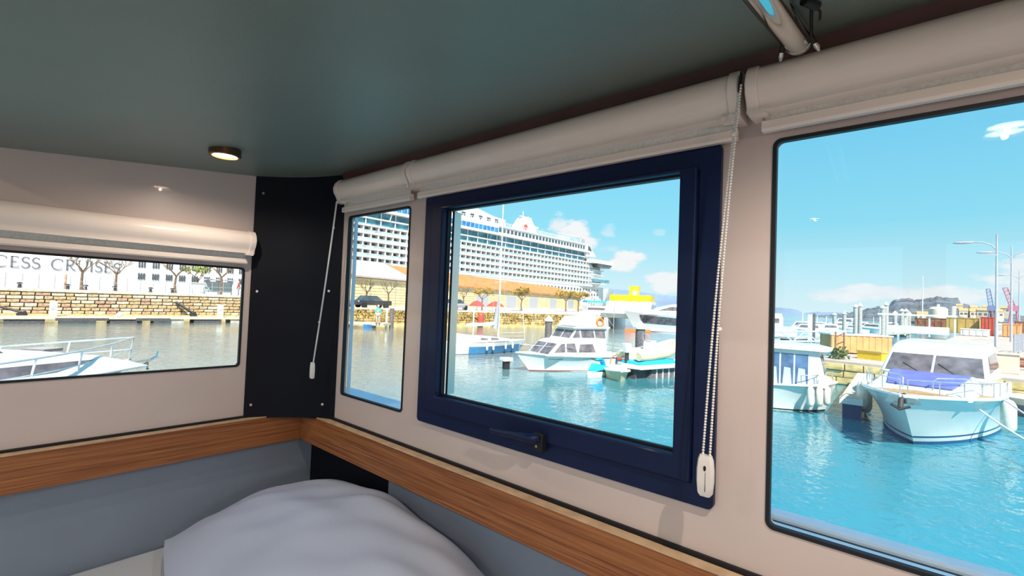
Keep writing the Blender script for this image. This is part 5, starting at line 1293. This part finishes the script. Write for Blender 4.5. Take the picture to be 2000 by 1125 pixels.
# ================================================================ pier, marina and hills beyond the large window
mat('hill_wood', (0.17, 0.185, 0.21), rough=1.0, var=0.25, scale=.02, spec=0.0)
mat('hill_far', (0.22, 0.29, 0.40), rough=1.0, var=0.06, scale=.004, spec=0.0)  # distance haze is put into both hill colours as blue
mat('pier_top', (0.55, 0.44, 0.38), rough=0.9, var=0.12, scale=.8)
mat('pier_stone', (0.84, 0.60, 0.25), rough=0.9, var=0.22, scale=1.6, bump=.5, bscale=6)
mat('container_orange', (0.78, 0.36, 0.14), rough=0.7, var=0.08, scale=2)
mat('container_red', (0.60, 0.09, 0.05), rough=0.7, var=0.08, scale=1)
mat('container_yellow', (0.66, 0.40, 0.10), rough=0.7, var=0.1, scale=1)
mat('rust', (0.36, 0.16, 0.09), rough=0.9, var=0.2, scale=2)
mat('house_cream', (0.72, 0.58, 0.46), rough=0.9, var=0.1, scale=.3)
mat('tank_cream', (0.78, 0.70, 0.58), rough=0.6, var=0.04, scale=.2)
mat('crane_blue', (0.18, 0.22, 0.42), rough=0.6)
mat('crane_red', (0.50, 0.16, 0.26), rough=0.6)
mat('lamp_post', (0.45, 0.45, 0.52), rough=0.5)
mat('bush', (0.16, 0.20, 0.06), rough=1.0, var=.3, scale=3)

def ridge(name, tab, d0, d1, mt, label, rough_, seed, k_=1.0):
    """hill whose crest follows (bearing, height) and falls off to front and back"""
    from mathutils import noise as NZ
    n = 220; nd = 24; a0, a1 = tab[0][0], tab[-1][0]; rows = []
    def hgt(a):
        for (p, q), (r_, s) in zip(tab, tab[1:]):
            if p <= a <= r_:
                t = (a-p)/(r_-p); return q+(s-q)*(t*t*(3-2*t))
        return 0
    m = MB(); rings = []
    for j in range(nd+1):
        v = j/nd; d = d0+(d1-d0)*v; f_ = math.sin(math.pi*min(1, v*1.0))**.8 if v > 0 else 0
        f_ = max(0, 1-abs(v-.6)/.6) ** .8 if v < .6 else max(0, 1-(v-.6)/.4)
        ring = []
        for i in range(n+1):
            a = a0+(a1-a0)*i/n; H_ = k_*hgt(a)*(d/(d0+(d1-d0)*.6))
            z = (H_-WZ)*f_ + NZ.noise(Vector((i*.55, j*1.3, seed)))*rough_*f_
            ring.append((d*math.sin(R(a)), d*math.cos(R(a)), WZ-1+z))
        rings.append(ring)
    m.loft(rings, closed=False, caps=False)
    return m.build(name, mt, kind='structure', label=label, smooth=60)
FAR = [(52, 5), (55.14, 23.4), (58.18, 74.2), (60.28, 119.0), (61.76, 114.8), (64.68, 102.9), (66.95, 87.0), (68.61, 80.0), (72.37, 45.1), (74.93, 25.2), (77.62, 32), (79.49, 28.0), (80.85, 6), (81.96, 14.0), (83.67, 16), (85.31, 6), (89.85, 2), (100, 2)]
NEAR = [(81.0, -3), (82.6, -1.0), (83.67, 2.0), (84.5, 6.4), (85.31, 10.3), (86.11, 17.6), (86.89, 22.2), (87.46, 27.9), (88.03, 37.2), (88.77, 40.2), (89.49, 38.3), (90.2, 40.0), (90.89, 44.1), (91.57, 43.4), (92.3, 42.7), (92.5, 32.2), (93.21, 28.1), (94.15, 22.1), (95.05, 17.4), (96.22, 12.1), (98.93, 5.0), (108, 3)]
ridge('distant_hills', FAR, 2600, 3600, 'hill_far', 'long hills on the far horizon with haze put into their blue colour', 5, 1.0)
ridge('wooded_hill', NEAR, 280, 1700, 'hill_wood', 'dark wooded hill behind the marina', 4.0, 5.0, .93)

# --- stone pier
pr = thing('stone_pier', 'yellow stone pier behind the moored boats at the right', None, (30, -4, WZ), kind='structure')
PT = -2.0
foot = [(25.2, 3.7), (24.3, -2.2), (22.5, -14), (24, -45), (150, -45), (150, -9), (60, -1.5), (37, 2.2)]
m = MB(); m.prism(foot, lambda a_, b, d: (a_, b, d), WZ-.5, PT-.12); m.build('core', 'pier_stone', pr, world=True)
m = MB(); m.prism([(x-.12 if x < 30 else x, y+(.1 if y > 0 else 0)) for x, y in foot], lambda a_, b, d: (a_, b, d), PT-.12, PT); m.build('top', 'pier_top', pr, world=True)
rn = random.Random(12); fr = [(25.2, 3.7), (24.3, -2.2), (22.5, -14)]
stone0 = None
for (xa, ya), (xb, yb) in zip(fr, fr[1:]):
    ll = math.hypot(xb-xa, yb-ya); an = math.atan2(yb-ya, xb-xa)
    for row in range(3):
        t = 0.0
        while t < ll:
            ln = min(rn.uniform(.6, 1.2), ll-t)
            if ln < .25: break
            if stone0 is None: stone0 = MB().box(-.5, .5, -.5, .5, -.5, .5).build('stone', 'pier_stone', pr, bevel=.05); o = stone0
            else: o = stone0.copy(); COL.objects.link(o)
            k = (t+ln/2)/ll; o.location = (xa+(xb-xa)*k-30, ya+(yb-ya)*k+4, .16+row*.30+0); o.scale = (ln-.04, .30+rn.uniform(-.06, .1), .275); o.rotation_euler = (0, 0, an); t += ln

def boxthing(name, label, cat, loc, rz, parts, group=None):
    o = thing(name, label, cat, loc, rz, group)
    for pn, mt_, b in parts: MB().box(*b).build(pn, mt_, o)
    return o
# orange site container on the pier end
oc = thing('site_container', 'orange site container on the pier end', 'container', (30.45, 2.4, PT), heading(.6, -.8))
m = MB(); m.box(-1.5, 1.5, 0, 1.0, .06, .95); m.build('body', 'container_orange', oc)
for i in range(10): m = MB(); m.box(-1.48+i*.31, -1.48+i*.31+.16, -.02, .0, .08, .93); m.build('rib', 'container_orange', oc)
m = MB(); m.box(-1.55, 1.55, -.05, 1.05, .95, 1.02); m.build('roof', 'white_paint', oc)
rk = thing('iron_rack', 'rusty iron rack leaning at the left end of the orange container', 'rack', (28.6, 3.3, PT))
for x in (0, .35): m = MB(); m.tube([(0, -x, 0), (0, -x, 1.15)], .04, 6); m.build('post', 'rust', rk)
for z in (.3, .7, 1.1): m = MB(); m.tube([(0, 0, z-.2), (0, -.35, z)], .03, 6); m.build('bar', 'rust', rk)
boxthing('yellow_bin', 'yellow bin on the pier below the orange container', 'bin', (27.6, 1.75, PT), -.4, [('body', 'yellow_paint', (-.3, .3, -.5, .5, 0, .34)), ('lid', 'container_yellow', (-.33, .33, -.53, .53, .34, .40))])
for i, (x, y, s, lb) in enumerate(((26.2, 2.9, .32, 'small green shrub on the pier edge beside the yellow bin'), (26.6, .6, .3, 'small green shrub on the pier edge left of the yacht roof'))):
    o = thing('shrub', lb, 'shrub', (x, y, PT)); m = MB(); r3 = random.Random(i)
    for _ in range(220):
        c = Vector((r3.gauss(0, s*.5), r3.gauss(0, s*.5), abs(r3.gauss(s*.7, s*.4)))); a_, b_ = Vector((r3.uniform(-1, 1), r3.uniform(-1, 1), r3.uniform(-1, 1)))*s*.3, Vector((r3.uniform(-1, 1), r3.uniform(-1, 1), r3.uniform(-1, 1)))*s*.2
        m.add([c-a_, c+b_, c+a_, c-b_], [(0, 1, 2, 3)])
    m.build('foliage', 'bush', o, kind='stuff'); m = MB(); m.tube([(0, 0, 0), (0, 0, s)], .03, 5); m.build('stem', 'bark', o)

# --- finger pontoon between the two boats, and a pontoon at the right edge
fg = thing('finger_pontoon', 'short finger pontoon between the two white boats', 'pontoon', (20, 1.6, WZ))
pslab(16.9, 1.30, 24.6, 1.55, .50, WZ+.48, WZ+.62).build('deck', 'pontoon_deck', fg, world=True)
pslab(16.8, 1.27, 17.3, 1.29, .55, WZ+.44, WZ+.60).build('end_pad', 'white_paint', fg, world=True)
pslab(17.0, 1.32, 18.6, 1.37, .45, WZ-.3, WZ+.46).build('float', 'boot_blue', fg, world=True); pslab(20.4, 1.43, 22.4, 1.49, .45, WZ-.3, WZ+.46).build('float', 'boot_blue', fg, world=True)
rp = thing('edge_pontoon', 'low pontoon along the pier at the right edge of the large window', 'pontoon', (21.5, -4, WZ))
pslab(22.6, -1.7, 19.5, -6.5, 1.4, WZ+.36, WZ+.55).build('deck', 'pontoon_deck', rp, world=True); pslab(22.4, -1.8, 19.6, -6.3, 1.1, WZ-.2, WZ+.36).build('float', 'float_dark', rp, world=True)
o = thing('service_pedestal', 'cream service box on the pier right of the yacht', 'pedestal', (26.5, -2.3, PT), .1)
MB().box(-.3, .3, -.45, .45, 0, .72).build('body', 'house_cream', o, bevel=.03); MB().box(-.34, .34, -.49, .49, .72, .78).build('cap', 'granite', o)
# barrier and hose coil on the pier
br = thing('crowd_barrier', 'grey mesh barrier on the pier below the street lamps', 'barrier', (41, -4.1, PT), heading(14, -2.6))
for x in (0, 2.4, 4.8): m = MB(); m.tube([(x, 0, 0), (x, 0, 1.25)], .04, 6); m.build('post', 'grey_post', br)
for z in (.15, .7, 1.2): m = MB(); m.tube([(0, 0, z), (4.8, 0, z)], .025, 6); m.build('rail', 'grey_post', br)
m = MB()
for i in range(30): m.box(.1+i*.158, .12+i*.158, -.01, .01, .15, 1.2)
m.build('mesh_bars', 'lamp_post', br, kind='stuff')
for i, (x, y) in enumerate(((31.5, -3.0), (29.8, -3.4))):
    m = MB(); m.tube([(x+.8*math.cos(t*.5), y+.7*math.sin(t*.5), PT+.1+.015*t) for t in range(13)], .09, 8); m.build('hose_coil', 'rust', world=True, smooth=60, label=('brown hose coil on the pier behind the yacht', 'brown hose coil nearest the large window edge')[i], category='hose')

# --- street lamps along the pier
def street_lamp(loc, h, arms, label):
    o = thing('street_lamp', label, 'street lamp', loc, group='street lamps on the pier')
    m = MB(); m.tube([(0, 0, 0), (0, 0, h*.35), (0, 0, h+.5)], [.11, .085, .05], 8); m.build('pole', 'lamp_post', o, smooth=60)
    for d in arms:
        m = MB(); m.tube([(0, 0, h-.75), (0, .25*d, h-.35), (0, .8*d, h-.08), (0, 1.5*d, h)], .045, 8); ar_ = m.build('arm', 'lamp_post', o, smooth=60)
        m = MB(); m.ball((0, 1.9*d, h-.06), (.20, .62, .10), 12, 8); m.build('lamp_head', 'lamp_post', ar_, smooth=60)
    m = MB(); m.box(-.06, .06, 0, .5, h-1.15, h-1.05); m.build('bracket', 'lamp_post', o)
    return o
street_lamp((52, -4.25, PT), 8.2, (1,), 'street lamp with a single curved arm, nearest of the row')
street_lamp((67, -6.5, PT), 8.9, (1, -1), 'street lamp with two arms, second of the row')
street_lamp((102, -10.7, PT), 9.0, (1, -1), 'street lamp with two arms, farthest of the row')

# --- container stacks and sheds along the pier
for x, y, l, w_, h, mt_, lb in ((92, -6.8, 2.6, 1.4, 2.4, 'container_red', 'bright red container on the far pier'), (96, -4.6, 5, 3.4, 2.2, 'container_yellow', 'ochre container left of the bright red one'), (104, -3.0, 5, 3.2, 2.0, 'rust', 'rust brown container left of the ochre one'), (112, -1.2, 5, 4.0, 1.9, 'rust', 'rust brown container farthest left on the pier'),
                                (88, -8.6, 3, 1.6, 1.6, 'container_orange', 'orange container just right of the first lamp pole'), (95, -10.4, 3, 1.6, 2.0, 'rust', 'rust container between the lamp poles'), (84, -5.0, 3, 2.4, .8, 'white_paint', 'white van-sized box before the red container')):
    o = thing('cargo_container', lb, 'container', (x, y, PT), heading(14, -2))
    MB().box(-l/2, l/2, -w_/2, w_/2, .05, h).build('body', mt_, o)
    for k in range(4): MB().box(-l/2-.05, -l/2, -w_/2+.1+k*w_/4, -w_/2+.1+k*w_/4+w_/9, .1, h-.1).build('rib', mt_, o)
    MB().box(-l/2-.06, l/2+.06, -w_/2-.06, w_/2+.06, h, h+.08).build('roof', mt_, o)
# pier shelter frame behind the yacht roof
o = thing('pier_shelter', 'white open shelter frame behind the yacht roof', 'shelter', (70, .5, PT))
MB().box(-2, 2, -3.2, 3.4, 2.2, 2.4).build('roof', 'white_paint', o)
for y in (-3, -1, 1, 3.2): m = MB(); m.tube([(-1.8, y, 0), (-1.8, y, 2.2)], .09, 6); m.build('post', 'white_paint', o)
MB().box(-1.9, -1.8, -2.6, 2.6, .3, 1.1).build('panel', 'white_paint', o)
# --- white storage tank, buildings on the far shore
sl = [(300, 30), (420, -120), (1300, -330), (1300, 20), (600, 22)]
m = MB(); m.prism([(240, -6), (260, -140), (1300, -400), (1300, 10), (420, 14)], lambda a_, b, d: (a_, b, d), WZ-1, WZ+1.6); m.build('far_shore', 'paving', kind='structure', label='far shore with buildings below the wooded hill', world=True)
tk = thing('storage_tank', 'round cream storage tank on the far shore', 'tank', (398, -7.0, WZ+1.6))
m = MB(); m.lathe([(4.6, 0), (4.6, 7.5), (3.2, 8.6), (.1, 9.0)], n=24); m.build('shell', 'tank_cream', tk, smooth=30); m = MB(); m.lathe([(.8, 8.8), (.8, 10.3), (.1, 10.4)], n=10); m.build('vent', 'tank_cream', tk)
m = MB(); m.lathe([(1.0, 0), (1.0, 9.5)], (1, -7.2, 0), 10); m.build('chimney', 'tank_cream', tk)
m = MB(); m.tube([(-3, 7.4, 0), (-3, 7.4, 28)], [.35, .18], 8); m.build('flag_mast', 'white_paint', world=False, label='tall white mast left of the cream storage tank', category='mast'); bpy.data.objects['flag_mast'].location = (398, -7, WZ+1.6)
rn = random.Random(31); k = 0
for d, az0, az1, n_, zb in ((520, 92.5, 95.0, 4, 4), (680, 92.2, 95.4, 4, 10), (430, 89.6, 90.2, 1, .5)):
    for i in range(n_):
        a_ = az0+(az1-az0)*(i+rn.uniform(.2, .8))/n_; w_ = rn.uniform(5, 7.5); h_ = rn.uniform(3.5, 6)
        o = thing('far_house', 'cream house with red roof below the wooded hill, %s %s' % (ORD[i], {520: 'in the lower row', 680: 'in the upper row', 430: 'and left of the tank'}[d]), 'house', (d*math.sin(R(a_)), d*math.cos(R(a_)), WZ+1.6), R(rn.uniform(-20, 20)), group='houses below the wooded hill')
        MB().box(-w_/2.4, w_/2.4, -w_/2, w_/2, 0, h_+zb).build('walls', 'house_cream', o)
        m = MB(); m.prism([(-w_/2.1, h_+zb), (w_/2.1, h_+zb), (0, h_+zb+2)], lambda p, q, dd: (p, dd, q), -w_/1.9, w_/1.9); m.build('roof', 'container_orange', o)
        for j in (-1, 1):
            MB().box(-w_/2.4-.1, -w_/2.4, j*w_*.22-.8, j*w_*.22+.8, zb+1.4, zb+3).build('window', 'boat_window', o)
# --- harbour cranes
def crane(loc, rz, h, lean, mt_, label):
    o = thing('harbour_crane', label, 'crane', loc, rz)
    m = MB()
    for y in (-2, 2): m.tube([(0, y, 0), (0, y*.6, h*.35)], .45, 5)
    m.box(-1.2, 1.2, -2.4, 2.4, h*.35, h*.5); m.build('base_tower', mt_, o)
    m = MB()
    P = lambda t, y: (0, y*(1-.15*t)+lean*t, h*.42+t*h*.58)
    for y in (-1.2, 1.2): m.tube([P(0, y), P(1, y)], .32, 5)
    for i in range(7):
        m.tube([P(i/6, -1.2), P(i/6, 1.2)], .2, 4)
        if i < 6: m.tube([P(i/6, -1.2), P((i+1)/6, 1.2)], .16, 4)
    m.build('jib', mt_, o)
crane((498, -38.3, WZ+1.6), 0, 25, 2.0, 'crane_blue', 'blue-grey harbour crane with a raised jib on the far shore')
crane((418, -41.5, WZ+1.6), 0, 22, 3.6, 'crane_red', 'reddish harbour crane with a tilted jib on the far shore')

# --- marina: piles and small moored boats
rn = random.Random(17)
pl0 = None; ip = 0
for px_az, d, h_ in ((87.1, 84, 4.6), (87.35, 86, 4.7), (85.0, 88, 4.3), (85.35, 90, 4.5), (83.3, 91, 3.0), (88.0, 95, 3.6), (84.1, 96, 3.2), (88.5, 98, 4.0), (88.8, 99, 4.0), (89.0, 100, 3.6)):
    loc = (d*math.sin(R(px_az)), d*math.cos(R(px_az)), WZ)
    if pl0 is None:
        pl0 = pile(loc, 4.2, .28, 'tall pale marina pile with a cone cap, first of ten counted by distance', cap=True, mt='concrete', group='marina piles')
    else: q = copy_tree(pl0); q.location = loc; q.scale = (1, 1, h_/4.2); ip += 1; q['label'] = 'tall pale marina pile with a cone cap, %s of ten counted by distance' % ORD[ip]
mt0 = {}
def small_boat(loc, rz, mastlen, label):
    L_ = 6.0; H_ = Hull(L_, 2.1, .8, 1.1, rake=.6, full=.45)
    o = thing('moored_boat', label, 'boat', loc, rz, 'boats moored in the marina')
    H_.shell(n=12, nv=5).build('hull', 'gelcoat', o, smooth=35); H_.deck(n=12).build('deck', 'gelcoat', o)
    cabin(MB(), [(1.2, .8), (4.2, .9), (3.6, 1.6), (1.3, 1.7)], .8, .65, .8, 1.7).build('cabin', 'gelcoat', o)
    for sg in (1, -1): side_pane([(1.5, 1.15), (3.8, 1.15), (3.5, 1.5), (1.6, 1.5)], .8, .65, .8, 1.7, sg, .02).build('cabin_window', 'boat_window', o)
    m = MB(); m.tube([(2.6, 0, 1.2), (2.6, 0, 1.2+mastlen)], .06, 6); m.build('mast', 'white_paint', o)
    return o
bt = small_boat((75, 9.2, WZ), 1.9, 1.6, 'small white boat moored in the marina beyond the grey gangway')
bt['label'] = 'small white moored boat in the marina, nearest of the ten'; ib_ = 0
for a_, d, s_ in ((82.4, 81, 1.0), (83.8, 84, 1.0), (83.0, 99, .9), (85.9, 101, .9), (87.7, 106, 1.0), (84.6, 108, 1.0), (86.6, 113, 1.1), (88.4, 118, 1.0), (85.6, 124, 1.2)):
    ib_ += 1; q = copy_tree(bt, label='small white moored boat in the marina, %s nearest of the ten' % ORD[ib_]); q.location = (d*math.sin(R(a_)), d*math.cos(R(a_)), WZ); q.rotation_euler = (0, 0, rn.uniform(1.2, 2.6)); q.scale = (s_, s_, s_*rn.uniform(.9, 1.2))
pp = thing('marina_pontoon', 'long grey marina pontoon before the moored boats', 'pontoon', (70, 6, WZ))
pslab(55, 9.8, 100, 1.5, 1.6, WZ+.35, WZ+.55).build('deck', 'concrete', pp, world=True)
for t in (.05, .3, .55, .8): 
    p = Vector((55, 9.8)).lerp(Vector((100, 1.5)), t); m = MB(); m.obox((p.x, p.y+.8, WZ+.1), (4, 1.2, .5), -.18); m.build('float', 'float_dark', pp, world=True)
# --- tall post, gangway truss and the flag boat at the left of the large window
tp = thing('tall_post', 'tall white and dark post behind the pilothouse boat roof', 'post', (44, 6.6, WZ))
MB().box(-.16, .16, -.02, .30, -.5, 2.95).build('white_face', 'white_paint', tp); MB().box(-.17, .17, -.16, -.02, -.5, 3.05).build('dark_face', 'pile_grey', tp)
gt = thing('gangway_truss', 'pale grey truss gangway behind the pilothouse boat', 'gangway', (41, 7, WZ+.6))
A3, B3 = Vector((39.5, 9.6, -2.25)), Vector((43.5, 4.6, -2.0))
for dz in (0, .75):
    for sx in (0, 1.0): m = MB(); m.tube([A3+Vector((sx, 0, dz)), B3+Vector((sx, 0, dz))], .06, 6); m.build('chord', 'outer_white', gt, world=True)
n_ = 7
for i in range(n_):
    p, q = A3.lerp(B3, i/n_), A3.lerp(B3, (i+1)/n_); m = MB(); m.tube([p+Vector((0, 0, 0 if i % 2 else .75)), q+Vector((0, 0, .75 if i % 2 else 0))], .04, 6); m.build('diagonal', 'outer_white', gt, world=True)
m = MB(); m.prism([(A3.x, A3.y), (A3.x+1, A3.y), (B3.x+1, B3.y), (B3.x, B3.y)], lambda a_, b, d: (a_, b, d), -2.36, -2.26); m.build('walkway', 'concrete', gt, world=True)
L = 9; H = Hull(L, 3.0, 1.3, 1.6, rake=1.0, full=.45)
fb = thing('flybridge_boat', 'white flybridge boat with a red and yellow flag beside the window edge', 'boat', (66, 11.5, WZ), heading(-.2, .98))
H.shell(n=16, nv=6).build('hull', 'gelcoat', fb, smooth=35); H.deck(n=16).build('deck', 'gelcoat', fb)
cabin(MB(), [(1.5, 1.3), (6.5, 1.4), (5.4, 2.5), (1.5, 2.5)], 1.2, 1.0, 1.3, 2.5).build('cabin', 'gelcoat', fb, bevel=.05)
for sg in (1, -1): side_pane([(1.9, 1.75), (5.8, 1.75), (5.3, 2.3), (1.9, 2.3)], 1.2, 1.0, 1.3, 2.5, sg, .03).build('cabin_window', 'boat_window', fb)
cabin(MB(), [(1.6, 2.5), (4.8, 2.5), (5.0, 2.9), (1.6, 2.9)], 1.0, 1.0, 2.5, 2.9).build('flybridge', 'gelcoat', fb)
m = MB(); m.tube([(3.2, 0, 2.7), (2.9, 0, 5.2)], .05, 6); fs = m.build('flagstaff', 'white_paint', fb); m = MB(); m.box(2.5, 2.9, -.03, .03, 4.55, 5.2); m.build('flag', 'container_red', fs); m = MB(); m.box(2.5, 2.9, -.035, .035, 4.75, 5.0); m.build('flag_stripe', 'yellow_paint', fs)
